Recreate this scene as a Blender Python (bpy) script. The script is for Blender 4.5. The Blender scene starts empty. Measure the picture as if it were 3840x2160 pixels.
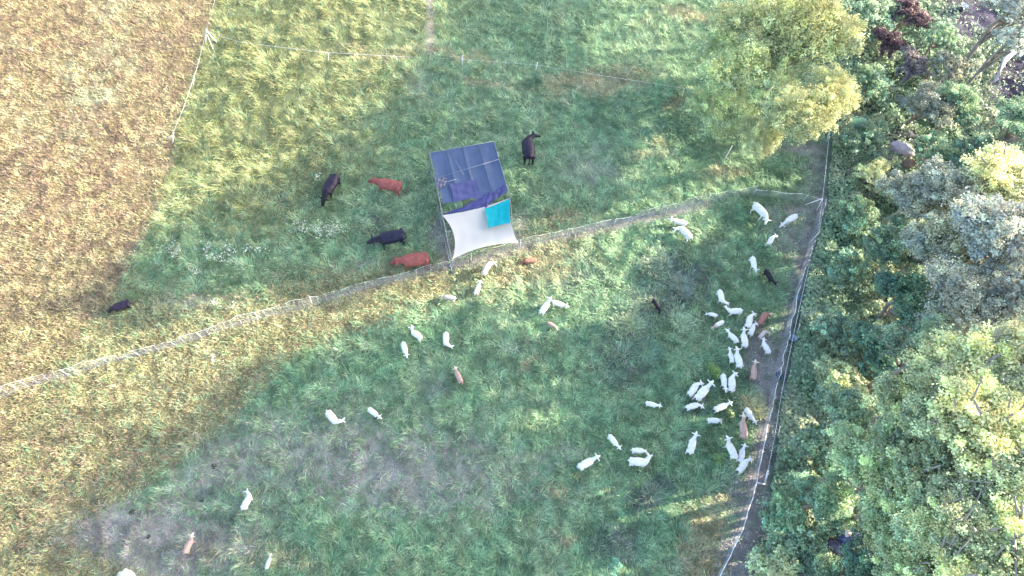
import bpy, bmesh, math, random
import numpy as np
from mathutils import Vector, Matrix, noise as mnoise

SC = bpy.context.scene
COL = SC.collection
random.seed(7)
RNG = np.random.default_rng(11)

# ------------------------------------------------------------------ camera
F = 2594.0                      # focal length in photograph pixels (3840 wide)
H = 37.0                        # drone height above the pasture
NAD = (1700.0, 2350.0)          # where straight down falls in the picture
dn = Vector(((NAD[0] - 1920) / F, (1080 - NAD[1]) / F, -1.0)).normalized()
UPc = -dn
Xc = (Vector((1, 0, 0)) - UPc * UPc.x).normalized()
Yc = UPc.cross(Xc)
cam_d = bpy.data.cameras.new('camera')
cam = bpy.data.objects.new('camera', cam_d)
COL.objects.link(cam)
cam_d.sensor_width = 36.0
cam_d.lens = F / 3840 * 36.0
cam_d.clip_end = 2000
R3 = Matrix((Xc, Yc, UPc))
cam.matrix_world = Matrix.Translation((0, 0, H)) @ R3.to_4x4()
SC.camera = cam
RN = np.array(R3)


def P(px, py, h=0.0):
    """world point at height h that is seen at photograph pixel px, py"""
    d = R3 @ Vector(((px - 1920) / F, (1080 - py) / F, -1.0))
    t = (h - H) / d.z
    return Vector((d.x * t, d.y * t, h))


def proj(x, y, z):
    v = np.stack([x, y, z - H], -1) @ RN
    return 1920 - v[..., 0] / v[..., 2] * F, 1080 + v[..., 1] / v[..., 2] * F


# ------------------------------------------------------------------ light
SUN_EL = 21.0
a_, b_ = P(2100, 1000), P(600, 1262)
sd = (a_ - b_); sd.z = 0; sd.normalize()           # horizontal direction towards the sun
SUN_AZ = math.atan2(sd.x, sd.y)                    # compass-like angle from +Y
world = bpy.data.worlds.new('World')
SC.world = world
world.use_nodes = True
nt = world.node_tree
nt.nodes.clear()
sky = nt.nodes.new('ShaderNodeTexSky')
sky.sky_type = 'NISHITA'
sky.sun_disc = False
sky.sun_elevation = math.radians(SUN_EL)
sky.sun_rotation = SUN_AZ
sky.air_density = 1.0
sky.dust_density = 2.2
sky.ozone_density = 1.0
bg = nt.nodes.new('ShaderNodeBackground')
bg.inputs['Strength'].default_value = 0.15
wo = nt.nodes.new('ShaderNodeOutputWorld')
nt.links.new(sky.outputs[0], bg.inputs[0])
nt.links.new(bg.outputs[0], wo.inputs[0])
sun_d = bpy.data.lights.new('sun', 'SUN')
sun_d.energy = 3.6
sun_d.angle = math.radians(0.6)
sun_d.color = (1.0, 0.90, 0.73)
sun = bpy.data.objects.new('sun', sun_d)
COL.objects.link(sun)
sv = Vector((sd.x * math.cos(math.radians(SUN_EL)), sd.y * math.cos(math.radians(SUN_EL)), math.sin(math.radians(SUN_EL))))
sun.rotation_euler = sv.to_track_quat('Z', 'Y').to_euler()
sun.location = sv * 60

SC.view_settings.view_transform = 'Standard'
SC.view_settings.look = 'None'
SC.view_settings.exposure = 2.62
SC.view_settings.gamma = 1.0
SC.cycles.max_bounces = 5
SC.cycles.diffuse_bounces = 3
SC.cycles.transparent_max_bounces = 6


# ------------------------------------------------------------------ helpers
def tag(o, label=None, cat=None, group=None, kind=None):
    if label: o['label'] = label
    if cat: o['category'] = cat
    if group: o['group'] = group
    if kind: o['kind'] = kind
    return o


def empty(name, loc=(0, 0, 0), rz=0.0):
    o = bpy.data.objects.new(name, None)
    o.empty_display_size = 0.3
    COL.objects.link(o)
    o.location = loc
    o.rotation_euler = (0, 0, rz)
    return o


def link(name, me, mat=None, parent=None, loc=None):
    o = bpy.data.objects.new(name, me)
    COL.objects.link(o)
    if mat and not me.materials:
        me.materials.append(mat)
    if parent: o.parent = parent
    if loc is not None: o.location = loc
    return o


def fbm(x, y, s, octv=3, seed=0):
    """value noise, 0..1, feature size s metres"""
    out = np.zeros_like(x, dtype=float); amp = 1.0; tot = 0
    r = np.random.default_rng(100 + seed)
    for k in range(octv):
        T = r.random((256, 256))
        u = x / s + 37.7 * k + 500; v = y / s + 11.3 * k + 500
        iu = np.floor(u).astype(int); iv = np.floor(v).astype(int)
        fu = u - iu; fv = v - iv
        fu = fu * fu * (3 - 2 * fu); fv = fv * fv * (3 - 2 * fv)
        g = lambda a, b: T[a % 256, b % 256]
        out += amp * ((g(iu, iv) * (1 - fu) + g(iu + 1, iv) * fu) * (1 - fv) +
                      (g(iu, iv + 1) * (1 - fu) + g(iu + 1, iv + 1) * fu) * fv)
        tot += amp; amp *= 0.5; s *= 0.5
    return out / tot


def sig(t): return 1 / (1 + np.exp(-np.clip(t, -30, 30)))


def np_mesh(name, verts, faces_flat, sizes, cols=None, smooth=False):
    me = bpy.data.meshes.new(name)
    nv = len(verts)
    me.vertices.add(nv)
    me.vertices.foreach_set('co', np.ascontiguousarray(verts, dtype=np.float32).ravel())
    me.loops.add(len(faces_flat))
    me.loops.foreach_set('vertex_index', np.ascontiguousarray(faces_flat, dtype=np.int32))
    sizes = np.ascontiguousarray(sizes, dtype=np.int32)
    starts = np.concatenate([[0], np.cumsum(sizes)[:-1]]).astype(np.int32)
    me.polygons.add(len(sizes))
    me.polygons.foreach_set('loop_start', starts)
    me.polygons.foreach_set('loop_total', sizes)
    if smooth: me.polygons.foreach_set('use_smooth', np.ones(len(sizes), dtype=bool))
    me.update(calc_edges=True)
    if cols is not None:
        ca = me.color_attributes.new('tint', 'FLOAT_COLOR', 'POINT')
        c4 = np.ones((nv, 4), dtype=np.float32); c4[:, :3] = cols
        ca.data.foreach_set('color', c4.ravel())
    return me


# ------------------------------------------------------------------ materials
def mat_plain(name, col, rough=0.7, spec=0.3, noise=0.0, nscale=8.0, bump=0.0, metal=0.0, transl=0.0):
    m = bpy.data.materials.new(name); m.use_nodes = True
    n = m.node_tree; b = n.nodes['Principled BSDF']
    b.inputs['Base Color'].default_value = (*col, 1)
    b.inputs['Roughness'].default_value = rough
    b.inputs['Specular IOR Level'].default_value = spec
    b.inputs['Metallic'].default_value = metal
    if noise or bump:
        tc = n.nodes.new('ShaderNodeTexCoord')
        nz = n.nodes.new('ShaderNodeTexNoise'); nz.inputs['Scale'].default_value = nscale; nz.inputs['Detail'].default_value = 5
        n.links.new(tc.outputs['Object'], nz.inputs['Vector'])
        if noise:
            mx = n.nodes.new('ShaderNodeMix'); mx.data_type = 'RGBA'
            mx.inputs[6].default_value = (*[c * (1 - noise) for c in col], 1)
            mx.inputs[7].default_value = (*[min(1, c * (1 + noise)) for c in col], 1)
            n.links.new(nz.outputs[0], mx.inputs[0]); n.links.new(mx.outputs[2], b.inputs['Base Color'])
        if bump:
            bp = n.nodes.new('ShaderNodeBump'); bp.inputs['Strength'].default_value = bump; bp.inputs['Distance'].default_value = 0.05
            n.links.new(nz.outputs[0], bp.inputs['Height']); n.links.new(bp.outputs[0], b.inputs['Normal'])
    if transl:
        tr = n.nodes.new('ShaderNodeBsdfTranslucent'); tr.inputs[0].default_value = (*col, 1)
        ms = n.nodes.new('ShaderNodeMixShader'); ms.inputs[0].default_value = transl
        out = n.nodes['Material Output']
        n.links.new(b.outputs[0], ms.inputs[1]); n.links.new(tr.outputs[0], ms.inputs[2]); n.links.new(ms.outputs[0], out.inputs[0])
    return m


def mat_tint(name, transl=0.25, rough=0.6, spec=0.25, use_obj=False, nscale=3.0, bump=False):
    """colour = vertex tint (x object colour) x procedural noise"""
    m = bpy.data.materials.new(name); m.use_nodes = True
    n = m.node_tree; b = n.nodes['Principled BSDF']
    at = n.nodes.new('ShaderNodeAttribute'); at.attribute_name = 'tint'
    geo = n.nodes.new('ShaderNodeNewGeometry')
    nz = n.nodes.new('ShaderNodeTexNoise'); nz.inputs['Scale'].default_value = nscale; nz.inputs['Detail'].default_value = 4
    n.links.new(geo.outputs['Position'], nz.inputs['Vector'])
    mr = n.nodes.new('ShaderNodeMapRange')
    mr.inputs[1].default_value = 0.3; mr.inputs[2].default_value = 0.7
    mr.inputs[3].default_value = 0.82; mr.inputs[4].default_value = 1.18
    n.links.new(nz.outputs[0], mr.inputs[0])
    vm = n.nodes.new('ShaderNodeVectorMath'); vm.operation = 'SCALE'
    n.links.new(at.outputs['Color'], vm.inputs[0]); n.links.new(mr.outputs[0], vm.inputs['Scale'])
    src = vm.outputs[0]
    if use_obj:
        oi = n.nodes.new('ShaderNodeObjectInfo')
        v2 = n.nodes.new('ShaderNodeVectorMath'); v2.operation = 'MULTIPLY'
        n.links.new(src, v2.inputs[0]); n.links.new(oi.outputs['Color'], v2.inputs[1]); src = v2.outputs[0]
    n.links.new(src, b.inputs['Base Color'])
    b.inputs['Roughness'].default_value = rough
    b.inputs['Specular IOR Level'].default_value = spec
    if bump:
        bp = n.nodes.new('ShaderNodeBump'); bp.inputs['Strength'].default_value = 0.6; bp.inputs['Distance'].default_value = 0.1
        n2 = n.nodes.new('ShaderNodeTexNoise'); n2.inputs['Scale'].default_value = 9; n2.inputs['Detail'].default_value = 6
        n.links.new(geo.outputs['Position'], n2.inputs['Vector'])
        n.links.new(n2.outputs[0], bp.inputs['Height']); n.links.new(bp.outputs[0], b.inputs['Normal'])
    if transl:
        tr = n.nodes.new('ShaderNodeBsdfTranslucent'); n.links.new(src, tr.inputs[0])
        ms = n.nodes.new('ShaderNodeMixShader'); ms.inputs[0].default_value = transl
        n.links.new(b.outputs[0], ms.inputs[1]); n.links.new(tr.outputs[0], ms.inputs[2])
        n.links.new(ms.outputs[0], n.nodes['Material Output'].inputs[0])
    return m


M_ground = mat_tint('soil_and_thatch', transl=0, rough=0.9, spec=0.1, nscale=2.0, bump=True)
M_grass = mat_tint('grass_blades', transl=0.22, rough=0.6, spec=0.3, nscale=1.2)
M_leaf = mat_tint('leaves', transl=0.35, rough=0.5, spec=0.4, use_obj=True, nscale=0.8)
M_under = mat_tint('undergrowth_leaves', transl=0.25, rough=0.5, spec=0.35, nscale=0.7)
M_bark = mat_plain('bark', (0.25, 0.22, 0.20), 0.9, 0.1, 0.35, 6, 0.6)
M_pale_wood = mat_plain('weathered_wood', (0.42, 0.40, 0.42), 0.85, 0.2, 0.25, 7, 0.4)
M_white_post = mat_plain('white_post', (0.60, 0.59, 0.60), 0.5, 0.4, 0.08, 5)
M_wire = mat_plain('pale_wire', (0.70, 0.70, 0.70), 0.5, 0.4)
M_net = mat_plain('pale_net_twine', (0.34, 0.33, 0.35), 0.7, 0.2, 0.15, 2)
M_pipe = mat_plain('grey_pipe', (0.22, 0.24, 0.30), 0.4, 0.5, 0.1, 4, metal=0.3)

# ------------------------------------------------------------------ ground colour zones
def interp_poly(py, pts):
    pts = sorted(pts); return np.interp(py, [p[0] for p in pts], [p[1] for p in pts])


FENCE_R = [(480, 3108), (760, 3078), (1000, 3018), (1170, 2985), (1400, 2935), (1550, 2905), (1765, 2872), (1950, 2835), (2160, 2770), (2400, 2700)]   # outer wire, (py, px)
NET_R = [(745, 3085), (900, 3035), (1050, 2995), (1200, 2955), (1400, 2900), (1600, 2868), (1800, 2825), (1990, 2770), (2160, 2690), (2400, 2590)]
NET_D = [(-260, 1575), (0, 1495), (150, 1440), (300, 1400), (450, 1352), (600, 1318), (850, 1238), (1000, 1190), (1200, 1140), (1400, 1075), (1560, 1035), (1700, 1000), (1800, 975), (1900, 945), (2000, 918), (2150, 878), (2300, 845),
         (2450, 810), (2600, 775), (2700, 752), (2820, 728), (3000, 745), (3070, 764)]


def blob(px, py, cx, cy, rx, ry, rot=0.0, edge=None):
    a = math.radians(rot); c, s = math.cos(a), math.sin(a)
    u = ((px - cx) * c + (py - cy) * s) / rx; v = (-(px - cx) * s + (py - cy) * c) / ry
    return np.exp(-(u * u + v * v))


DRY = np.array([[.39, .30, .17], [.315, .215, .145], [.37, .33, .15], [.47, .395, .245], [.22, .165, .115]])
OLV = np.array([[.36, .325, .155], [.27, .27, .12], [.42, .365, .205], [.21, .205, .105], [.34, .265, .16]])
TAL = np.array([[.31, .325, .12], [.22, .245, .09], [.39, .375, .19], [.15, .18, .08], [.29, .26, .14]])
GRN = np.array([[.205, .355, .185], [.26, .41, .20], [.145, .27, .145], [.39, .475, .29], [.29, .345, .22]])
MAU = np.array([[.33, .29, .265], [.29, .26, .24], [.28, .30, .235], [.37, .335, .30], [.28, .24, .235]])
SAG = np.array([[.45, .46, .28], [.40, .42, .23], [.50, .49, .34], [.33, .34, .19], [.38, .34, .22]])
STR_LIT = np.array([[.50, .43, .24], [.44, .40, .18], [.54, .49, .33], [.34, .29, .16], [.40, .33, .22]])  # straw, also the pale colour of painted sunlit streaks
DRK = np.array([[.10, .16, .11], [.15, .21, .14], [.075, .10, .09], [.20, .22, .20], [.18, .15, .18]])
BAR = np.array([[.43, .35, .35], [.37, .30, .30], [.49, .41, .40], [.33, .33, .26], [.45, .37, .38]])
WOD = np.array([[.15, .23, .17], [.12, .19, .14], [.20, .27, .19], [.18, .19, .17], [.12, .15, .12]])
PUR = np.array([[.13, .095, .16], [.11, .08, .15], [.15, .11, .17], [.10, .085, .13], [.12, .10, .18]])  # bare soil with the purple of its shade put into the colour
PALS = np.stack([DRY, OLV, TAL, GRN, MAU, STR_LIT, DRK, BAR, WOD, SAG, PUR])


def zones(x, y):
    """weights of the nine ground kinds at world x,y"""
    px, py = proj(x, y, np.zeros_like(x))
    wob = (fbm(x, y, 3.0, 3, 5) - 0.5)
    wob2 = (fbm(x, y, 1.0, 2, 6) - 0.5)
    px2 = px + wob * 120 + wob2 * 40; py2 = py + (fbm(x, y, 3.0, 3, 7) - 0.5) * 120 + wob2 * 30
    W = np.zeros(x.shape + (11,))
    xb = interp_poly(py, [(-400, 880), (0, 800), (500, 650), (700, 615), (950, 500), (1150, 380), (1250, 300), (1500, 120), (2300, -100)])
    dry = sig((xb - px - wob * 26 - wob2 * 16) / 9)
    W[..., 3] = 1.0
    tal = sig((1500 - px2 - (py2 - 100) * 0.55) / 90) * sig((800 - py2) / 60)
    W[..., 2] += 3.0 * tal
    dband = interp_poly(px, NET_D)     # y of the net at px
    nb = np.exp(-((py2 - dband - 40) / 110) ** 2) * sig((2150 - px2) / 60)
    W[..., 1] += 2.2 * nb
    shade_x = interp_poly(py, [(1000, 1900), (1150, 1500), (1330, 1060), (1450, 940), (1620, 790), (1800, 540), (1960, 300), (2040, 240), (2100, 420), (2200, 560)])  # edge of the tree shade; ground colour is switched along it
    olv = sig((shade_x - px2 * .3 - px * .7) / 22) * sig((py2 - interp_poly(px, [(-400, 1300), (300, 1080), (700, 1180), (1300, 1100), (4000, 1100)])) / 40)  # dry grass, its golden colour cut here to paint the sunlit side
    W[..., 1] += 7 * olv
    W[..., 1] += 2.0 * blob(px2, py2, 200, 2100, 350, 140)
    W[..., 0] += 3.5 * olv * (blob(px2, py2, 450, 1650, 500, 200, -35) + blob(px2, py2, 100, 1900, 300, 250, 0))
    W[..., 4] += 1.0 * sig((py - 1700) / 60) * sig((px - shade_x) / 30) * sig((px - 100) / 40) * np.exp(-np.abs(px - shade_x) / 160) * sig((py - 1350) / 40)
    for c in [(1450, 1730, 420, 120, 8, 4.5), (620, 2060, 260, 110, 0, 9.0), (420, 2000, 190, 70, -10, 14), (820, 1760, 160, 60, -40, 3.0), (1000, 1800, 200, 120, -20, 1.0), (1330, 1820, 150, 80, 0, 1.5), (1620, 1470, 60, 40, 0, 1.5),
              (750, 1105, 130, 30, 0, 2.5), (2180, 640, 120, 60, 0, 1.0), (2000, 1320, 90, 60, 0, .6), (1580, 330, 60, 40, 0, .8), (2080, 1700, 130, 25, 0, 1.2), (1350, 990, 100, 30, -20, 1.0)]:
        W[..., 4] += c[5] * blob(px2, py2, *c[:5])
    for c in [(2250, 305, 120, 26, -8, 5), (2080, 335, 60, 30, 0, 3), (1830, 312, 70, 16, 5, 3), (2720, 655, 50, 14, 0, 4), (2540, 398, 35, 20, 0, 3), (2640, 2100, 60, 60, 0, 9), (2660, 1990, 50, 40, 0, 7),  # straw patches, plus sunlit streaks and the sunlit band painted pale
              (2690, 1905, 40, 30, 0, 3), (2842, 1520, 34, 32, 0, 7), (2120, 838, 60, 16, 0, 3), (2030, 1000, 110, 50, -10, 2.2), (1900, 1060, 150, 40, -20, 1.5), (2090, 1835, 45, 20, 0, 3), (2130, 2010, 40, 14, 0, 3),
              (1150, 1250, 160, 30, -20, 2), (2420, 590, 50, 15, 0, 2), (2600, 50, 120, 20, 0, 3), (1700, 230, 150, 14, 5, 2), (1960, 1370, 60, 20, -20, 2), (2450, 540, 30, 15, 0, 1), (1400, 215, 200, 14, 3, 3),
              (800, 2080, 110, 40, 20, 1.0), (1050, 2100, 160, 40, 10, 1.0), (350, 300, 60, 90, 20, .0)]:
        W[..., 5] += c[5] * blob(px2, py2, *c[:5])
    for c in [(2560, 1050, 100, 70, 0, 2), (2370, 1250, 80, 110, 20, 1.6), (2500, 1120, 90, 60, 0, 1.5), (2330, 1380, 80, 50, 0, 1.0), (2455, 1845, 50, 36, 0, 3), (2330, 2060, 70, 50, 0, 2.5), (2600, 1500, 60, 60, 0, .8), (1430, 830, 60, 30, 0, 1),
              (2200, 1050, 70, 60, 0, .8), (1080, 720, 60, 30, 0, .8)]:
        W[..., 6] += c[5] * blob(px2, py2, *c[:5])
    fr = interp_poly(py, FENCE_R); nr = interp_poly(py, NET_R)
    strip = sig((px + wob * 30 - nr + 14) / 8) * sig((fr + 10 + np.interp(py, [1500, 1800, 2200], [0, 25, 55]) - px + wob * 60) / 8) * sig((py - 700) / 20) * (0.3 + 0.7 * sig((np.abs(py - 1230) - 110) / 20))
    W[..., 7] += 7 * strip
    for c in [(2850, 1300, 50, 70, 0, 4), (2860, 1400, 40, 60, 0, 5), (2830, 1780, 45, 80, 10, 4), (2760, 1850, 60, 60, 0, 2), (2700, 2080, 40, 120, 10, 2), (2950, 880, 60, 70, 0, 1.6), (2990, 790, 100, 25, 0, 1.6), (3065, 640, 45, 100, 0, 1.6),
              (3020, 560, 120, 14, 0, 3), (1090, 1200, 20, 20, 0, 0), (1640, 870, 26, 60, 0, 2), (1690, 930, 36, 60, 10, 3), (1950, 860, 22, 60, 0, 2), (1800, 980, 110, 18, -15, 3), (3650, 100, 120, 100, 0, 30), (3800, 300, 70, 130, 30, 30),
              (3370, 570, 60, 50, 0, 12), (3150, 2060, 50, 50, 0, 12), (2900, 1660, 30, 60, 0, 3)]:
        W[..., 7] += c[5] * blob(px, py, *c[:5])
    # worn strip under the diagonal net
    W[..., 7] += 3.0 * np.exp(-((py - dband - 4) / 15) ** 2) * sig((2620 - px) / 30)
    W[..., 7] += 4.0 * np.exp(-((px - 1612) / 12) ** 2) * sig((215 - py) / 8) * sig(py + 400)      # trodden line to the upper fence
    W[..., 7] += 1.2 * np.exp(-((px - xb) / 14) ** 2) * sig((1000 - py) / 20)
    wod = sig((px - fr - np.interp(py, [1500, 1800, 2200], [14, 40, 65]) - wob * 30) / 10)
    W *= (1 - wod)[..., None] * (1 - dry)[..., None]
    W[..., 7] += 0.0
    W[..., 0] += 12 * dry * (1 - wod)
    W[..., 1] += 12 * dry * (1 - wod) * sig((py2 - 1150) / 60) * 1.2
    spk = sig((fbm(x, y, .7, 3, 9) - .50) * 22)
    for c in [(360, 330, 60, 60, -50, 30), (310, 290, 30, 80, -40, 20), (380, 170, 50, 120, 10, 8), (480, 70, 90, 70, 0, 8), (300, 520, 30, 60, 20, 8), (110, 430, 60, 50, 0, 8), (40, 150, 60, 40, 0, 8), (50, 840, 40, 70, 20, 8),
              (320, 880, 30, 40, 20, 8), (470, 250, 40, 60, 0, 6), (30, 1250, 50, 40, 0, 6), (550, 500, 40, 40, 0, 4), (150, 1000, 80, 40, 0, 3), (420, 960, 40, 20, 0, 6), (810, 1340, 30, 30, 0, 8), (250, 460, 80, 50, 0, 4)]:
        W[..., 9] += c[5] * 1.6 * blob(px2, py2, *c[:5]) * spk * (1 - wod)
    keep = 30 * (blob(px, py, 3650, 70, 80, 60) + blob(px, py, 3800, 290, 45, 80, 30)) + 12 * blob(px, py, 3370, 570, 60, 50) + 12 * blob(px, py, 3150, 2060, 60, 60)
    W[..., 8] += 12 * wod
    W[..., 10] += wod * keep * 5
    W /= W.sum(-1, keepdims=True)
    return W, px, py, wod


def zh(x, y, px=None, wod=None):
    x = np.asarray(x, float); y = np.asarray(y, float)
    if px is None:
        px, py = proj(x, y, np.zeros_like(x))
        fr = interp_poly(py, FENCE_R)
        wod = sig((px - fr - 40) / 20)
    h = (fbm(x, y, 9.0, 2, 20) - .5) * 0.25 + (fbm(x, y, 0.9, 3, 21) - .5) * 0.13
    h += wod * (fbm(x, y, 3.0, 3, 22) ** 2) * 0.9
    return h


def zat(x, y): return float(zh(np.array([x]), np.array([y]))[0])


# ---- the ground: one sheet, fine under the camera and stretched out to the horizon
gx = np.concatenate([-np.geomspace(900, 48, 14)[:-1], np.linspace(-48, 48, 801), np.geomspace(48, 900, 14)[1:]])
gy = np.concatenate([-np.geomspace(900, 16, 14)[:-1], np.linspace(-16, 44, 501), np.geomspace(44, 900, 14)[1:]])
GX, GY = np.meshgrid(gx, gy)
Wg, pxg, pyg, wodg = zones(GX, GY)
clampf = lambda a, lo, hi: np.clip(a, lo, hi)
far = (np.abs(GX) > 48) | (GY > 44) | (GY < -16)
GZ = zh(GX, GY, pxg, np.where(far, 0, wodg))
Wg[far] = 0; Wg[far, 3] = .5; Wg[far, 1] = .5
n1 = fbm(GX, GY, 0.35, 2, 30)[..., None]
colg = np.einsum('ijk,kc->ijc', Wg, PALS.mean(1)) * (0.30 + 0.45 * n1 + .30 * Wg[..., 4:5])
ny, nx = GX.shape
V = np.stack([GX, GY, GZ], -1).reshape(-1, 3)
idx = np.arange(nx * ny).reshape(ny, nx)
Fq = np.stack([idx[:-1, :-1], idx[:-1, 1:], idx[1:, 1:], idx[1:, :-1]], -1).reshape(-1)
gme = np_mesh('ground', V, Fq, np.full((nx - 1) * (ny - 1), 4), colg.reshape(-1, 3), True)
tag(link('ground', gme, M_ground), 'uneven pasture soil under the grass', 'ground', kind='structure')


# ------------------------------------------------------------------ grass
def blades(x, y, z, ang, L, Wd, rise, cols):
    """x,y,z roots; ang lean direction; L length; rise 0 flat..1 upright"""
    n = len(x)
    d = np.stack([np.cos(ang), np.sin(ang)], -1)
    s = np.stack([-d[:, 1], d[:, 0]], -1) * (Wd / 2)[:, None]
    up = np.sqrt(np.clip(rise, 0, 1))
    hz = np.sqrt(1 - np.clip(rise, 0, 1) * .95)
    base = np.stack([x, y], -1)
    m = base + d * (L * hz * 0.45)[:, None]; t = base + d * (L * hz)[:, None]
    zm = z + L * up * 0.6; zt = z + L * up * 0.85
    v = np.empty((n, 5, 3))
    v[:, 0, :2] = base - s * .7; v[:, 0, 2] = z
    v[:, 1, :2] = base + s * .7; v[:, 1, 2] = z
    v[:, 2, :2] = m + s; v[:, 2, 2] = zm
    v[:, 3, :2] = m - s; v[:, 3, 2] = zm
    v[:, 4, :2] = t; v[:, 4, 2] = zt
    i = np.arange(n)[:, None] * 5
    f = np.concatenate([i + 0, i + 1, i + 2, i + 3, i + 3, i + 2, i + 4], 1).reshape(-1)
    sizes = np.tile([4, 3], n)
    return v.reshape(-1, 3), f, sizes, np.repeat(cols, 5, 0)


NB = 900000
pp = RNG.random((NB, 2))
ppx = pp[:, 0] * 4100 - 130; ppy = pp[:, 1] * 2460 - 180
dd = np.stack([(ppx - 1920) / F, (1080 - ppy) / F, -np.ones(NB)], -1) @ RN.T
tt = -H / dd[:, 2]
bx, by = dd[:, 0] * tt, dd[:, 1] * tt
Wb, _, _, wodb = zones(bx, by)
clump = fbm(bx, by, 0.55, 2, 40); clump2 = fbm(bx, by, 2.2, 3, 41)
keepb = (wodb < 0.5) & (RNG.random(NB) < (1 - 0.80 * Wb[:, 7] - .45 * Wb[:, 4])) & (RNG.random(NB) < 0.35 + 1.1 * clump)
bx, by, Wb, clump, clump2 = bx[keepb], by[keepb], Wb[keepb], clump[keepb], clump2[keepb]
n = len(bx)
cum = np.cumsum(Wb, -1)
zi = (RNG.random(n)[:, None] > cum).sum(-1).clip(0, 10)
q = clump2 * 1.5 + fbm(bx, by, 0.4, 2, 43) * 1.2 + RNG.normal(0, .55, n) - .85
ci = np.select([q < 0.02, q < 0.38, q < 0.80, q < 1.12], [4, 1, 0, 2], 3)
swap = zi == 3
ci = np.where(swap, np.select([q < 0.12, q < 0.55, q < 0.95, q < 1.2], [2, 0, 1, 4], 3), ci)
dq = fbm(bx, by, 0.5, 3, 45) * 2.4 - 1.2 + (fbm(bx, by, 4.0, 2, 46) - .5) * .8 + RNG.normal(0, .22, n)
dci = np.select([dq < -.42, dq < -.12, dq < .22, dq < .52], [4, 1, 0, 2], 3)
ci = np.where(np.isin(zi, [0, 1, 9]), dci, ci)
streak = fbm(bx + .5 * by, by - .3 * bx, .38, 3, 47)
cb = PALS[zi, ci] * ((0.62 + 0.50 * RNG.random(n)) * (0.70 + 0.72 * np.clip((streak - .28) / .44, 0, 1)))[:, None]
flow = fbm(bx, by, 1.5, 3, 42) * 5 * math.pi + fbm(bx, by, 8, 1, 44) * 6
ang = flow + RNG.normal(0, 0.8, n)
short = np.isin(zi, [0, 1, 7, 9])
ang = np.where(short, RNG.random(n) * 2 * math.pi, ang)
L = np.where(short, 0.16 + 0.12 * RNG.random(n), 0.20 + 0.28 * RNG.random(n)) * (0.45 + 1.15 * clump)
L = np.where(zi == 4, L * .6, L); L = np.where(zi == 7, L * .5, L); L = np.where(zi == 2, L * 1.15, L)
Wd = np.where(short, 0.028, 0.024) * (0.6 + 0.8 * RNG.random(n))
rise = np.where(short, 0.15 + 0.5 * RNG.random(n), 0.12 + 0.5 * RNG.random(n) * clump * 1.5)
v_, f_, s_, c_ = blades(bx, by, zh(bx, by), ang, L, Wd, rise, cb)
gr = link('grass', np_mesh('grass', v_, f_, s_, c_), M_grass)
tag(gr, 'pasture grass, dry and tan on the left and green in the middle', 'grass', kind='stuff')


# ------------------------------------------------------------------ leaves
def leaf_quads(c, nrm, size, aspect, cols):
    n = len(c)
    nrm = nrm / np.linalg.norm(nrm, axis=1, keepdims=True)
    r = RNG.normal(size=(n, 3)); u = np.cross(nrm, r); u /= np.linalg.norm(u, axis=1, keepdims=True) + 1e-9
    w = np.cross(nrm, u)
    a = u * (size / 2)[:, None]; b = w * (size / 2 * aspect)[:, None]
    v = np.stack([c - a, c + b * 1.0 - a * .1, c + a, c - b * 1.0 - a * .1], 1)
    v[:, 1] += nrm * (size * .12)[:, None]; v[:, 3] += nrm * (size * .12)[:, None]
    f = np.arange(n * 4)
    return v.reshape(-1, 3), f, np.full(n, 4), np.repeat(cols, 4, 0)


def undergrowth():
    N = 430000
    ppx = 2700 + RNG.random(N) * 1500; ppy = RNG.random(N) * 2500 - 200
    dd = np.stack([(ppx - 1920) / F, (1080 - ppy) / F, -np.ones(N)], -1) @ RN.T
    tt = -H / dd[:, 2]; x, y = dd[:, 0] * tt, dd[:, 1] * tt
    W, px, py, wod = zones(x, y)
    cl = fbm(x, y, 1.1, 3, 50)
    k = (wod > .5) & (RNG.random(N) > W[:, 7] + W[:, 10]) & (RNG.random(N) < .45 + 1.2 * cl)
    x, y, px, py, cl, wod = x[k], y[k], px[k], py[k], cl[k], wod[k]
    n = len(x)
    rim = np.clip((px - interp_poly(py, FENCE_R)) / 160, 0.15, 1)
    mound = (np.clip(cl - .33, 0, 1) * 2.6 * rim) * (0.75 + .25 * RNG.random(n))
    z = zh(x, y, px, wod) + mound + RNG.random(n) * .08
    c2 = fbm(x, y, 2.5, 3, 51) + RNG.normal(0, .12, n)
    pal = np.array([[.21, .32, .19], [.28, .40, .23], [.34, .45, .25], [.46, .51, .29], [.35, .36, .26]])
    cc = pal[np.select([c2 < .38, c2 < .5, c2 < .62, c2 < .74], [0, 1, 2, 4], 3)] * (0.75 + .5 * RNG.random(n))[:, None]
    nr = np.stack([RNG.normal(0, .55, n), RNG.normal(0, .55, n), np.ones(n)], -1)
    return leaf_quads(np.stack([x, y, z], -1), nr, 0.09 + .17 * RNG.random(n), .62, cc)


v_, f_, s_, c_ = undergrowth()
tag(link('undergrowth', np_mesh('undergrowth', v_, f_, s_, c_), M_under), 'tangle of low green vines and weeds beyond the fence', 'undergrowth', kind='stuff')


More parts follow.
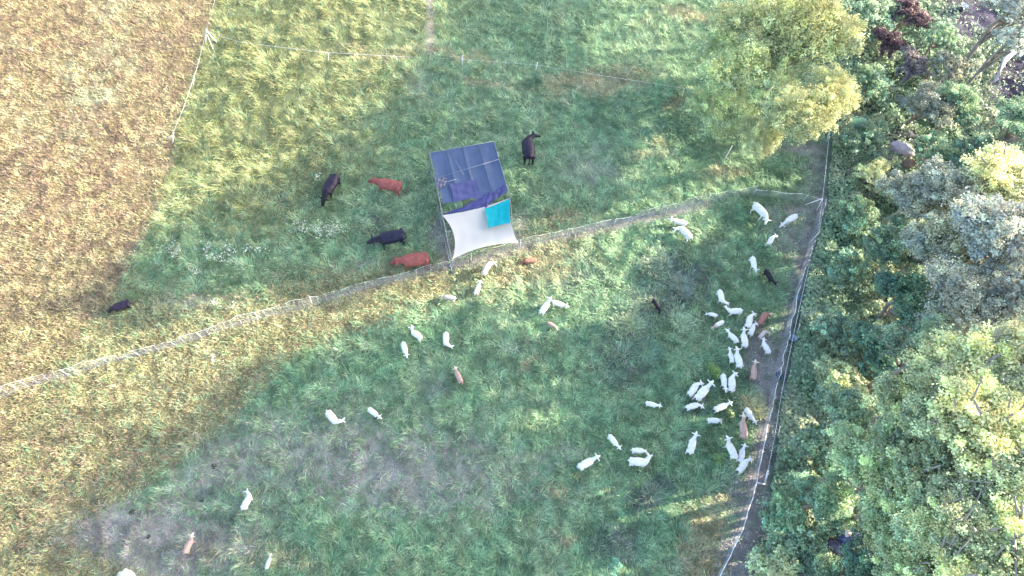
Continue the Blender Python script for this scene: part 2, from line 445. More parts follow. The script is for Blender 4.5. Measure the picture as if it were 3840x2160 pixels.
def flowers():
    spots = [(1130, 850, 55, 30), (1190, 870, 30, 20), (1250, 860, 50, 20), (655, 940, 34, 40), (775, 930, 34, 24), (815, 960, 40, 26), (860, 935, 24, 36), (885, 985, 26, 14), (800, 1138, 30, 14), (730, 1015, 30, 20), (960, 935, 60, 20),
             (2892, 935, 22, 30), (3155, 1365, 20, 26), (800, 1345, 26, 30), (1230, 855, 60, 40), (2300, 2110, 24, 34), (1190, 660, 20, 16), (880, 1150, 26, 20)]
    cs = []
    for (cx, cy, rx, ry) in spots:
        m = int(9 + rx * ry / 24)
        for _ in range(m):
            p = P(random.gauss(cx, rx * .5), random.gauss(cy, ry * .5), 0.35)
            cs.append((p.x, p.y, p.z + random.uniform(-.1, .1) + zat(p.x, p.y)))
    c = np.array(cs); n = len(c)
    nr = np.stack([RNG.normal(0, .4, n), RNG.normal(0, .4, n), np.ones(n)], -1)
    return leaf_quads(c, nr, .04 + .07 * RNG.random(n), .9, np.tile([.52, .55, .45], (n, 1)) * (0.7 + .4 * RNG.random(n))[:, None])


v_, f_, s_, c_ = flowers()
tag(link('wildflowers', np_mesh('wildflowers', v_, f_, s_, c_), M_under), 'small white wildflower heads scattered in the grass', 'flowers', kind='stuff')


# ------------------------------------------------------------------ trees
def crown_mesh(name, nclump, nleaf, leaf, aspect, squash=.75, spread=1.0, droop=0.0, gap=.12):
    """unit crown: radius 1, centre at z=0; leaves sit in many small sprays gathered on a few uneven lobes"""
    nl = int(RNG.integers(6, 10)); lobes = []
    for i in range(nl):
        a = i * 2.4 + RNG.uniform(-.5, .5); q = RNG.uniform(.15, .72)
        lobes.append((q * math.cos(a), q * math.sin(a), RNG.uniform(-.15, .38) * squash, RNG.uniform(.26, .50)))
    lobes.append((0, 0, .30, .42)); lobes = np.array(lobes)
    kk = RNG.choice(len(lobes), nclump, p=lobes[:, 3] ** 2 / (lobes[:, 3] ** 2).sum())
    d = RNG.normal(size=(nclump, 3)); d /= np.linalg.norm(d, axis=1, keepdims=True)
    d[:, 2] = np.where(d[:, 2] < -.25, -d[:, 2], d[:, 2])
    rad = lobes[kk, 3] * np.where(RNG.random(nclump) < .8, RNG.uniform(.78, 1.12, nclump), RNG.uniform(.2, .8, nclump))
    C = lobes[kk, :3] + d * rad[:, None] * np.array([1, 1, .85])
    Rr = RNG.uniform(.055, .13, nclump) * spread
    T = RNG.uniform(.72, 1.26, nclump) * (1 + .35 * (lobes[kk, 2] - .1)); warm = RNG.normal(0, .07, nclump) + .12 * (C[:, 2] > .35)  # higher sprays lighter and warmer: top light put into the tint
    sun_tint = (RNG.random(nclump) < .16) & (C[:, 2] > -.1); T = np.where(sun_tint, T * 1.7, T); warm = np.where(sun_tint, warm + .04, warm)  # random upper sprays brightened as painted sun highlights
    k = RNG.integers(0, nclump, nleaf)
    d = RNG.normal(size=(nleaf, 3)); d /= np.linalg.norm(d, axis=1, keepdims=True)
    d[:, 2] = np.where(d[:, 2] < -.2, -d[:, 2], d[:, 2])
    r = Rr[k] * (0.35 + .7 * RNG.random(nleaf))
    stray = RNG.random(nleaf) < .12
    r = np.where(stray, r * RNG.uniform(1.2, 2.0, nleaf), r)
    pos = C[k] + d * r[:, None] * np.array([1, 1, .7])
    pos[:, 2] -= droop * RNG.random(nleaf) * r * 2
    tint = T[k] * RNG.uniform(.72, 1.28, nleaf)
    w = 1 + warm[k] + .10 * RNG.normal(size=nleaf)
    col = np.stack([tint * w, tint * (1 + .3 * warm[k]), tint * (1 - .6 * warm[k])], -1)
    nr = d + RNG.normal(0, .6, (nleaf, 3)) + np.array([0, 0, .45])
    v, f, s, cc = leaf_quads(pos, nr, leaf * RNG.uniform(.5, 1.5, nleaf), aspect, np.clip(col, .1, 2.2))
    order = np.argsort(-np.linalg.norm(C, axis=1))[:40:3]
    return np_mesh(name, v, f, s, cc), C[order]


def tube(bm, pts, radii, seg=7):
    rings = []
    for i, p in enumerate(pts):
        p = Vector(p)
        a = Vector(pts[max(i - 1, 0)]); b = Vector(pts[min(i + 1, len(pts) - 1)])
        d = (b - a).normalized() if (b - a).length > 1e-6 else Vector((0, 0, 1))
        u = d.orthogonal().normalized(); w = d.cross(u)
        rings.append([bm.verts.new(p + (u * math.cos(t) + w * math.sin(t)) * radii[i]) for t in [k * 2 * math.pi / seg for k in range(seg)]])
    # keep ring alignment by nearest start vertex
    for i in range(len(rings) - 1):
        A, B = rings[i], rings[i + 1]
        off = min(range(seg), key=lambda o: (B[o].co - A[0].co).length)
        B = B[off:] + B[:off]; rings[i + 1] = B
        for k in range(seg):
            try: bm.faces.new((A[k], A[(k + 1) % seg], B[(k + 1) % seg], B[k]))
            except ValueError: pass
    for r in (rings[0], rings[-1]):
        try: bm.faces.new(r)
        except ValueError: pass


def bm_mesh(name, bm, smooth=True):
    me = bpy.data.meshes.new(name)
    bmesh.ops.recalc_face_normals(bm, faces=bm.faces)
    bm.to_mesh(me); bm.free()
    if smooth:
        me.polygons.foreach_set('use_smooth', [True] * len(me.polygons))
    return me


def trunk_mesh(name, C, squash):
    """unit trunk: foot at z=-1.6, limbs run up into the clumps"""
    bm = bmesh.new()
    rr = random.Random(len(name) * 7 + int(abs(C[0][0]) * 1000))
    tube(bm, [(0, 0, -1.7), (rr.uniform(-.05, .05), rr.uniform(-.05, .05), -1.0), (rr.uniform(-.1, .1), rr.uniform(-.1, .1), -.35), (0, 0, .1), (0.05, 0, .45)], [.085, .065, .055, .04, .015], 8)
    order = sorted(range(len(C)), key=lambda i: -abs(C[i][2]))[:0] + list(range(min(14, len(C))))
    for i in order:
        e = Vector(C[i]); s = Vector((0, 0, rr.uniform(-.7, .1)))
        m = s.lerp(e, .5) + Vector((rr.uniform(-.06, .06), rr.uniform(-.06, .06), rr.uniform(-.02, .12)))
        tube(bm, [s, m, e], [.032, .02, .007], 6)
    return bm_mesh(name, bm)


CROWNS = {}
def mk(kind, i, *a, **k):
    cm, C = crown_mesh(f'{kind}_crown', *a, **k)
    CROWNS.setdefault(kind, []).append((cm, trunk_mesh('trunk', C, .7)))


for i in range(6): mk('broad', i, 200, 26000, .038, .75, spread=1.45)
for i in range(3): mk('open', i, 170, 9500, .050, .6, spread=1.05)
for i in range(3): mk('willow', i, 330, 23000, .046, .34, spread=1.3, droop=.9)
for i in range(4): mk('bush', i, 120, 7500, .070, .7, squash=.8, spread=1.5)

COLS = {'G': (.25, .37, .24), 'Y': (.58, .62, .34), 'S': (.40, .43, .34), 'P': (.22, .19, .20), 'R': (.16, .10, .115), 'D': (.15, .26, .19), 'L': (.42, .51, .30), 'W': (.52, .54, .47), 'B': (.29, .32, .26), 'V': (.53, .58, .28)}  # Y and W are brightened to carry sunlight in the leaf colour
_ti = [0]


def tree(px, py, h, R, kind, c, label, cat='tree', group='trees of the wood beyond the fence', thick=.75):
    """crown centre seen at px,py; h = height of the crown's top; R crown radius"""
    if py > 1250 and h >= 6: h *= 1.22
    R *= 1.12
    zc = max(h - R * thick, R * .45)
    p = P(px, py, zc)
    g = zat(p.x, p.y)
    name = {'bush': 'bush', 'willow': 'willow_tree'}.get(kind, 'broadleaf_tree')
    root = empty(name, (p.x, p.y, g), 0)
    root.rotation_euler.z = random.uniform(0, 6.28)
    cm, tm = random.choice(CROWNS[kind])
    cr = bpy.data.objects.new('crown', cm); COL.objects.link(cr); cr.parent = root
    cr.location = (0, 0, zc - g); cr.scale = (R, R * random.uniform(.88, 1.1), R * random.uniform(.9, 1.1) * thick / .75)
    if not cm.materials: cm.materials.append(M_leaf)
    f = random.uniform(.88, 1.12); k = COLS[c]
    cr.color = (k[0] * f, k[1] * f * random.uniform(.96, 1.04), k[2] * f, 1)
    tr = bpy.data.objects.new('trunk', tm); COL.objects.link(tr); tr.parent = root
    if not tm.materials: tm.materials.append(M_bark)
    tr.location = (0, 0, zc - g); tr.scale = (R, R, max(R, (zc + .1) / 1.65) if zc < R * 1.6 else (zc + .1) / 1.65)
    tag(root, label, cat, group)
    _last[0] = root
    return root


_last = [None]
TREES = [
 # px, py, top, R, kind, colour, label
 (3000, 130, 8.5, 4.2, 'willow', 'V', 'broad pale yellow green tree with fine narrow leaves at the top edge of the photo'),
 (3260, 90, 3.4, 2.0, 'bush', 'G', 'blue green bush right of the tall yellow tree at the top edge'),
 (3400, 60, 3.6, 1.6, 'bush', 'R', 'dark red leaved bush at the top edge'),
 (3330, 170, 3.0, 1.3, 'bush', 'R', 'smaller red leaved bush below the dark red one'),
 (3260, 330, 3.0, 1.8, 'bush', 'G', 'blue green bush between the red bushes and the yellow tree'),
 (3420, 260, 3.2, 1.5, 'bush', 'P', 'purplish brown bush below the red leaved bushes'),
 (3520, 150, 4.0, 1.5, 'open', 'G', 'dusky green tree left of the bare purple clearing'),
 (3560, 270, 4.2, 1.6, 'open', 'B', 'brownish green tree under the bare purple clearing'),
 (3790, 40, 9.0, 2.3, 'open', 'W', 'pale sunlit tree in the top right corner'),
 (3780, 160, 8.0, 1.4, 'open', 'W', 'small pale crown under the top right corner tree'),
 (3470, 400, 4.2, 1.9, 'broad', 'B', 'brownish green tree above the pink boulder'),
 (3580, 420, 4.6, 1.9, 'broad', 'G', 'mint green tree right of the brownish trees'),
 (3250, 520, 2.8, 1.6, 'bush', 'G', 'low teal green bush left of the pink boulder'),
 (3500, 580, 4.0, 1.7, 'open', 'G', 'green tree just right of the pink boulder'),
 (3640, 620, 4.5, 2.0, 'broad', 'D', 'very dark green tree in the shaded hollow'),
 (3820, 470, 7.0, 2.0, 'broad', 'G', 'green tree cut by the right edge below the purple trail'),
 (3260, 660, 2.4, 1.3, 'bush', 'Y', 'yellow green bush just below the pink boulder'),
 (3420, 750, 5.5, 2.1, 'broad', 'S', 'grey green tree nearest below the pink boulder'),
 (3600, 740, 7.0, 2.4, 'broad', 'S', 'grey green tree in the second row below the dark hollow'),
 (3770, 690, 8.0, 2.4, 'broad', 'Y', 'sunlit yellow green tree at the right edge below the hollow'),
 (3200, 820, 2.4, 1.5, 'bush', 'G', 'low green bush beside the fence corner'),
 (3330, 930, 4.6, 2.0, 'broad', 'G', 'dull green tree right of the upper net fence'),
 (3500, 930, 7.0, 2.6, 'broad', 'S', 'broad silver green tree in the middle of the wood'),
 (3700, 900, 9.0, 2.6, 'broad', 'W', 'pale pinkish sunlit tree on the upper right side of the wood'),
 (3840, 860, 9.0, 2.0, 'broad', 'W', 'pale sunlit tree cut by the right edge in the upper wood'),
 (3200, 1020, 2.6, 1.5, 'bush', 'G', 'green bush right of the black goat'),
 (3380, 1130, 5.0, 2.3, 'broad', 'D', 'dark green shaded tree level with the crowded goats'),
 (3560, 1130, 7.5, 2.4, 'broad', 'S', 'grey green shaded tree below the broad silver one'),
 (3700, 1130, 8.0, 2.1, 'broad', 'S', 'dull green tree left of the brown crown at the right edge'),
 (3830, 1120, 9.0, 2.0, 'open', 'B', 'brownish crown with gaps at the right edge'),
 (3150, 1230, 2.4, 1.5, 'bush', 'G', 'low bush right of the pale blue bucket'),
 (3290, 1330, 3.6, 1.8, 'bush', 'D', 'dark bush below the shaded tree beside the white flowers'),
 (3450, 1340, 6.0, 2.0, 'broad', 'G', 'teal green tree left of the round yellow crown'),
 (3620, 1400, 8.5, 2.6, 'broad', 'Y', 'round yellow green crown in the centre right of the wood'),
 (3800, 1360, 9.0, 2.3, 'broad', 'Y', 'yellow green tree touching the right edge beside the round crown'),
 (3120, 1420, 2.6, 1.4, 'bush', 'L', 'bright green bush right of the blue rag'),
 (3190, 1560, 4.5, 1.9, 'broad', 'G', 'fresh green tree at the wood edge above the white L shaped post'),
 (3350, 1560, 6.5, 2.1, 'broad', 'L', 'light topped green tree in the second row above the dark boulders'),
 (3500, 1590, 8.0, 2.1, 'broad', 'L', 'light green tree left of the big sunlit yellow crowns'),
 (3660, 1620, 9.0, 2.7, 'broad', 'Y', 'largest sunlit yellow crown in the lower wood'),
 (3820, 1640, 9.0, 2.3, 'broad', 'Y', 'sunlit yellow crown on the right edge in the lower wood'),
 (3080, 1680, 3.0, 1.5, 'bush', 'G', 'dull green bush right of the white L shaped post'),
 (3240, 1740, 6.0, 2.1, 'broad', 'L', 'green tree with yellow tips right of the track'),
 (3420, 1780, 7.0, 2.0, 'open', 'L', 'thin crowned green tree showing bare limbs'),
 (3090, 1880, 4.2, 1.7, 'broad', 'G', 'blue green tree beside the bend of the track'),
 (3720, 1840, 8.0, 2.3, 'broad', 'Y', 'yellow green tree below the largest yellow crown'),
 (3830, 1850, 8.5, 2.0, 'broad', 'L', 'green tree at the right edge low in the wood'),
 (3330, 1920, 6.0, 1.7, 'broad', 'L', 'leafy green tree above the blue grey boulder'),
 (3480, 1960, 7.5, 2.0, 'broad', 'L', 'light green tree right of the blue grey boulder'),
 (3620, 2010, 8.0, 2.0, 'broad', 'L', 'green tree with yellow tips low in the lower right corner'),
 (3780, 2020, 8.5, 2.2, 'broad', 'Y', 'yellow green tree close to the lower right corner'),
 (3000, 2040, 3.2, 1.6, 'bush', 'G', 'green bush on the edge of the track near the bottom'),
 (2925, 1950, 2.8, 1.3, 'bush', 'G', 'rounded green bush leaning over the bend of the track'),
 (2885, 2120, 3.0, 1.4, 'bush', 'L', 'light green bush nearest the white rope fence at the bottom edge'),
 (3060, 2150, 3.6, 1.6, 'broad', 'G', 'green tree at the bottom edge right of the track'),
 (3240, 2130, 5.5, 1.6, 'broad', 'D', 'dark green tree at the bottom edge under the boulders'),
 (3380, 2120, 6.5, 1.8, 'broad', 'L', 'leafy green tree at the bottom edge'),
 (3540, 2160, 7.5, 1.9, 'broad', 'Y', 'pale green tree at the bottom edge near the corner'),
 (3730, 2170, 8.0, 2.1, 'broad', 'L', 'green tree in the bottom right corner'),
]
WILLOW_LOBES = [(2960, 430, 7.0, 3.0), (2770, 250, 6.4, 3.7), (2850, 80, 7.0, 3.2), (2860, 520, 5.0, 2.0), (2720, 400, 4.6, 2.4), (3110, 330, 7.0, 2.6)]
for t in TREES:
    cat = 'bush' if t[4] == 'bush' else 'tree'
    tree(*t, cat=cat, group='bushes of the wood beyond the fence' if cat == 'bush' else 'trees of the wood beyond the fence')
    if t is TREES[0]: wil = _last[0]


for (px, py, h, R) in WILLOW_LOBES:      # the same tree's other boughs
    p = P(px, py, h - R * .6); cm, tm = random.choice(CROWNS['willow'])
    cr = bpy.data.objects.new('bough', cm); COL.objects.link(cr); cr.parent = wil
    if not cm.materials: cm.materials.append(M_leaf)
    wl = Matrix.Translation(wil.location) @ wil.rotation_euler.to_matrix().to_4x4()
    cr.matrix_parent_inverse = wl.inverted(); cr.location = p; cr.scale = (R, R, R * .8); cr.rotation_euler.z = random.uniform(0, 6)
    cr.color = (COLS['V'][0] * (.9 if px < 2800 else 1), COLS['V'][1] * .95, COLS['V'][2], 1)  # left boughs greener, the shaded side put into the colour


def tall(px, py, zc, R, thick, label):
    """tree placed by the shadow it throws: px,py = shadow centre on the pasture, zc = crown height"""
    s = P(px, py, 0)
    k = zc / math.tan(math.radians(SUN_EL))
    x, y = s.x + sd.x * k, s.y + sd.y * k
    g = zat(x, y)
    root = empty('broadleaf_tree', (x, y, g), random.uniform(0, 6.28))
    cm, tm = random.choice(CROWNS['broad'])
    cr = bpy.data.objects.new('crown', cm); COL.objects.link(cr); cr.parent = root
    cr.location = (0, 0, zc - g); cr.scale = (R, R, R * thick / .75); cr.color = (*COLS['G'], 1)
    tr = bpy.data.objects.new('trunk', tm); COL.objects.link(tr); tr.parent = root
    tr.location = (0, 0, zc - g); tr.scale = (R * .35, R * .35, (zc + .1) / 1.65)
    tag(root, label, 'tree', 'tall trees whose shade falls on the pasture')
    qx, qy = proj(np.array([x]), np.array([y]), np.array([zc]))
    print('tall', round(x, 1), round(y, 1), zc, 'crown seen at', int(qx[0]), int(qy[0]))
    return root


TALL = [
 (500, 1105, 27, 2.2, .6), (760, 1000, 27, 3.6, .6), (1050, 900, 27, 4.0, .6), (1350, 770, 27, 4.4, .6), (1640, 620, 27, 4.6, .6),
 (1900, 400, 26, 4.4, .6), (2150, 160, 24, 4.2, .6), (1300, 1000, 27, 3.2, .6), (1780, 800, 26, 3.8, .6), (2250, 520, 20, 4.4, .6), (2130, 0, 22, 4.2, .6),
 (400, 2010, 27, 2.2, .5), (720, 1900, 27, 3.6, .6), (980, 1700, 27, 3.8, .6), (1240, 1500, 27, 3.8, .6), (1540, 1390, 26, 3.8, .6),
 (1150, 1980, 27, 4.4, .6), (1700, 1540, 26, 4.0, .4), (1780, 1820, 26, 4.2, .4), (1420, 1640, 26, 4.0, .6), (1550, 2060, 26, 4.4, .6), (1750, 290, 27, 3.4, .6), (1960, 90, 26, 3.2, .6), (1500, 950, 27, 3.0, .6), (1620, 430, 27, 3.0, .6), (560, 1930, 27, 3.0, .6), (330, 2010, 27, 1.8, .5), (900, 1880, 27, 3.0, .6), (1000, 1420, 27, 1.8, .5), (880, 1720, 27, 2.6, .6), (1050, 1500, 27, 2.4, .6), (1500, 1780, 26, 4.4, .6), (760, 2130, 27, 2.6, .6), (1900, 1330, 24, 3.4, .6),
]

for t in TALL:
    tall(*t, 'tall tree outside the photo whose shadow lies on the pasture')


# ------------------------------------------------------------------ animals
def capsule(bm, p0, r0, p1, r1, flat=1.0):
    p0 = Vector(p0); p1 = Vector(p1); L = (p1 - p0).length
    nst = max(1, int(L / (min(r0, r1) * .45)))
    for i in range(nst + 1):
        t = i / nst
        r = r0 + (r1 - r0) * t
        bmesh.ops.create_icosphere(bm, subdivisions=2, radius=1.0, matrix=Matrix.Translation(p0.lerp(p1, t)) @ Matrix.Diagonal((r, r * flat, r, 1)))


def remeshed(name, bm, vox):
    me = bpy.data.meshes.new(name + '_tmp'); bm.to_mesh(me); bm.free()
    o = bpy.data.objects.new(name + '_tmp', me); COL.objects.link(o)
    m = o.modifiers.new('r', 'REMESH'); m.mode = 'VOXEL'; m.voxel_size = vox
    s = o.modifiers.new('s', 'SMOOTH'); s.iterations = 3; s.factor = .5
    dg = bpy.context.evaluated_depsgraph_get(); dg.update()
    out = bpy.data.meshes.new_from_object(o.evaluated_get(dg))
    out.name = name
    bpy.data.objects.remove(o); bpy.data.meshes.remove(me)
    out.polygons.foreach_set('use_smooth', [True] * len(out.polygons))
    out.materials.clear()
    return out


def goat_mesh(name, pose, stride=0.0, calf=False):
    bm = bmesh.new()
    # trunk
    capsule(bm, (-.34, 0, .60), .125, (-.12, 0, .575), .165)
    capsule(bm, (-.12, 0, .575), .170, (.14, 0, .575), .160)
    capsule(bm, (.14, 0, .575), .158, (.30, 0, .60), .115)
    for s in (-1, 1):
        capsule(bm, (-.36, s * .07, .56), .085, (-.27, s * .09, .44), .075)
        capsule(bm, (.25, s * .075, .56), .08, (.24, s * .09, .42), .055)
        ph = stride * s
        capsule(bm, (.24, s * .09, .42), .048, (.26 + ph * .5, s * .095, .25), .028)
        capsule(bm, (.26 + ph * .5, s * .095, .25), .027, (.25 + ph, s * .095, .02), .024)
        capsule(bm, (-.27, s * .09, .42), .06, (-.38 - ph * .5, s * .10, .24), .030)
        capsule(bm, (-.38 - ph * .5, s * .10, .24), .028, (-.35 - ph, s * .10, .02), .024)
        bmesh.ops.create_icosphere(bm, subdivisions=2, radius=1, matrix=Matrix.Translation((.265 + ph, s * .095, .022)) @ Matrix.Diagonal((.036, .026, .024, 1)))
        bmesh.ops.create_icosphere(bm, subdivisions=2, radius=1, matrix=Matrix.Translation((-.335 - ph, s * .10, .022)) @ Matrix.Diagonal((.036, .026, .024, 1)))
    capsule(bm, (-.44, 0, .64), .035, (-.53, 0, .60), .022)
    H_ = {'up': [(.36, 0, .66), (.50, 0, .84), (.70, 0, .78)], 'walk': [(.38, 0, .64), (.56, 0, .74), (.76, 0, .66)],
          'graze': [(.38, 0, .56), (.56, 0, .36), (.72, 0, .14)], 'left': [(.38, .05, .60), (.48, .22, .58), (.40, .40, .46)],
          'right': [(.38, -.05, .60), (.48, -.22, .58), (.40, -.40, .46)], 'half': [(.38, .03, .62), (.54, .12, .62), (.66, .26, .52)],
          'halfr': [(.38, -.03, .62), (.54, -.12, .62), (.66, -.26, .52)]}[pose]
    a, b, c = [Vector(v) for v in H_]
    capsule(bm, (.28, 0, .62), .105, a, .088)
    capsule(bm, a, .086, b, .066)
    capsule(bm, b, .074, b.lerp(c, .45), .062)
    capsule(bm, b.lerp(c, .45), .058, c, .036)
    d = (c - b); d.z *= .3; d.normalize(); side = Vector((-d.y, d.x, 0))
    e0 = b + Vector((0, 0, .02)) + d * .02
    for s in (-1, 1):                       # ears held out sideways
        q = e0 + side * s * .12 + Vector((0, 0, -.01))
        mt = Matrix.Translation(q) @ Matrix((( side.x, d.x, 0, 0), (side.y, d.y, 0, 0), (0, 0, 1, 0), (0, 0, 0, 1))).to_4x4() @ Matrix.Diagonal((.095, .038, .026, 1))
        bmesh.ops.create_icosphere(bm, subdivisions=2, radius=1, matrix=mt)
    return remeshed(name, bm, .020), (b, c, side, d)


def cow_mesh(name, pose):
    bm = bmesh.new()
    capsule(bm, (-.72, 0, .98), .25, (-.30, 0, .90), .35)
    capsule(bm, (-.30, 0, .90), .355, (.25, 0, .90), .335)
    capsule(bm, (.25, 0, .90), .33, (.58, 0, .96), .22)
    capsule(bm, (-.85, 0, 1.10), .12, (.55, 0, 1.12), .10)      # spine line
    for s in (-1, 1):
        capsule(bm, (-.78, s * .17, .95), .17, (-.62, s * .20, .66), .13)
        capsule(bm, (.48, s * .16, .90), .16, (.48, s * .19, .62), .10)
        capsule(bm, (.48, s * .19, .62), .085, (.50, s * .19, .34), .055)
        capsule(bm, (.50, s * .19, .34), .05, (.49, s * .19, .04), .048)
        capsule(bm, (-.62, s * .20, .66), .11, (-.82, s * .21, .38), .055)
        capsule(bm, (-.82, s * .21, .38), .052, (-.76, s * .21, .04), .048)
    capsule(bm, (-.96, 0, 1.02), .035, (-1.02, .02, .55), .028)
    capsule(bm, (-1.02, .02, .55), .03, (-1.02, .02, .38), .05)
    H_ = {'up': [(.72, 0, 1.08), (1.0, 0, 1.30), (1.36, 0, 1.16)], 'graze': [(.74, 0, .92), (1.06, 0, .66), (1.34, 0, .30)],
          'right': [(.74, -.10, 1.02), (.92, -.32, 1.05), (.92, -.66, .92)], 'walk': [(.76, 0, 1.0), (1.08, 0, 1.02), (1.42, 0, .84)],
          'left': [(.74, .10, 1.02), (.98, .28, 1.02), (1.12, .60, .90)]}[pose]
    a, b, c = [Vector(v) for v in H_]
    capsule(bm, (.50, 0, 1.0), .22, a, .18)
    capsule(bm, a, .18, b, .14)
    capsule(bm, b, .15, b.lerp(c, .5), .125)
    capsule(bm, b.lerp(c, .5), .12, c, .085)
    d = (c - b); d.z *= .3; d.normalize(); side = Vector((-d.y, d.x, 0))
    for s in (-1, 1):
        q = b + side * s * .22 + Vector((0, 0, .03)) - d * .02
        mt = Matrix.Translation(q) @ Matrix(((side.x, d.x, 0, 0), (side.y, d.y, 0, 0), (0, 0, 1, 0), (0, 0, 0, 1))).to_4x4() @ Matrix.Diagonal((.15, .065, .04, 1))
        bmesh.ops.create_icosphere(bm, subdivisions=2, radius=1, matrix=mt)
    return remeshed(name, bm, .032), (b, c, side, d)


def eyes(me, face, r):
    b, c, side, d = face; out = []
    for s in (-1, 1):
        bm = bmesh.new()
        p = b.lerp(c, .35) + side * s * r * 3.4 + Vector((0, 0, r * 2.0))
        bmesh.ops.create_icosphere(bm, subdivisions=2, radius=r, matrix=Matrix.Translation(p))
        out.append(bm_mesh('eye', bm))
    return out


def coat(name, body, head, noise=.12, hx=.42, hw=.06, rough=.85):
    """coat colour changing towards the head along the animal's own length"""
    m = bpy.data.materials.new(name); m.use_nodes = True
    n = m.node_tree; b = n.nodes['Principled BSDF']
    tc = n.nodes.new('ShaderNodeTexCoord'); sp = n.nodes.new('ShaderNodeSeparateXYZ')
    n.links.new(tc.outputs['Object'], sp.inputs[0])
    mr = n.nodes.new('ShaderNodeMapRange'); mr.inputs[1].default_value = hx - hw; mr.inputs[2].default_value = hx + hw
    n.links.new(sp.outputs[0], mr.inputs[0])
    nz = n.nodes.new('ShaderNodeTexNoise'); nz.inputs['Scale'].default_value = 7; nz.inputs['Detail'].default_value = 4
    n.links.new(tc.outputs['Object'], nz.inputs['Vector'])
    mx = n.nodes.new('ShaderNodeMix'); mx.data_type = 'RGBA'
    mx.inputs[6].default_value = (*body, 1); mx.inputs[7].default_value = (*head, 1)
    n.links.new(mr.outputs[0], mx.inputs[0])
    m2 = n.nodes.new('ShaderNodeMapRange'); m2.inputs[1].default_value = .3; m2.inputs[2].default_value = .7
    m2.inputs[3].default_value = 1 - noise; m2.inputs[4].default_value = 1 + noise
    n.links.new(nz.outputs[0], m2.inputs[0])
    vm = n.nodes.new('ShaderNodeVectorMath'); vm.operation = 'SCALE'
    n.links.new(mx.outputs[2], vm.inputs[0]); n.links.new(m2.outputs[0], vm.inputs['Scale'])
    n.links.new(vm.outputs[0], b.inputs['Base Color'])
    b.inputs['Roughness'].default_value = rough; b.inputs['Specular IOR Level'].default_value = .2
    return m


COAT = {
    'white': coat('white_coat', (.60, .585, .56), (.62, .60, .57), .10),
    'cream': coat('cream_coat', (.70, .64, .60), (.48, .34, .28), .10, .30, .12),
    'pink': coat('pinkish_cream_coat', (.47, .38, .35), (.45, .36, .31), .12),
    'tan': coat('tan_coat', (.38, .255, .21), (.56, .47, .40), .10, .44, .05),
    'brown': coat('red_brown_coat', (.27, .13, .105), (.50, .34, .25), .12, .44, .04),
    'ginger': coat('ginger_coat', (.34, .15, .105), (.26, .10, .08), .15),
    'grey': coat('greyish_coat', (.46, .48, .44), (.40, .42, .36), .12),
    'black': coat('black_coat', (.012, .010, .016), (.010, .010, .012), .3, rough=.6),
    'blackcow': coat('black_hide', (.016, .011, .024), (.009, .008, .012), .35, .7, .2, rough=.5),
    'redcow': coat('red_hide', (.21, .062, .052), (.17, .046, .04), .25, .7, .2, rough=.6),
    'bluecow': coat('blue_black_hide', (.012, .012, .028), (.010, .010, .018), .35, .5, .3, rough=.45),
}
M_eye = mat_plain('dark_eye', (.01, .01, .01), .2, .5)
_cache = {}


def animal(kind, pose, coatname, rump, head, label, group, h=None, stride=.03, size=None, sink=0.0, lying=False, wide=1.0):
    """rump, head: photograph pixels of the two ends seen at the animal's back"""
    key = (kind, pose, stride)
    if key not in _cache:
        me, face = goat_mesh('goat', pose, stride) if kind == 'goat' else cow_mesh('cow', pose)
        _cache[key] = (me, eyes(me, face, .014 if kind == 'goat' else .022), face)
    me, em, face = _cache[key]
    bh = .62 if kind == 'goat' else 1.1
    hh = face[0].z
    A = P(*rump, bh); B = P(*head, hh)
    tail = Vector((-.46, 0, 0)) if kind == 'goat' else Vector((-.98, 0, 0))
    tip = face[1].lerp(face[0], .35)
    lv = Vector((tip.x - tail.x, tip.y - tail.y)); wv = Vector((B.x - A.x, B.y - A.y))
    ang = math.atan2(wv.y, wv.x) - math.atan2(lv.y, lv.x)
    sc = size or max(.6, min(1.35, wv.length / lv.length))
    c, s = math.cos(ang), math.sin(ang)
    mid = (Vector((A.x, A.y)) + Vector((B.x, B.y))) / 2
    lm = Vector(((tip.x + tail.x) / 2, (tip.y + tail.y) / 2)) * sc
    loc = mid - Vector((lm.x * c - lm.y * s, lm.x * s + lm.y * c))
    g = zat(loc.x, loc.y)
    o = bpy.data.objects.new({'goat': 'goat', 'cow': 'cow'}[kind], me); COL.objects.link(o)
    if not me.materials: me.materials.append(COAT[coatname])
    o.material_slots[0].link = 'OBJECT'; o.material_slots[0].material = COAT[coatname]
    o.location = (loc.x, loc.y, g - sink); o.rotation_euler = (0, 0, ang); o.scale = (sc, sc * wide, sc)
    for ey in em:
        e = bpy.data.objects.new('eye', ey); COL.objects.link(e); e.parent = o
        if not ey.materials: ey.materials.append(M_eye)
    tag(o, label, kind, group)
    return o


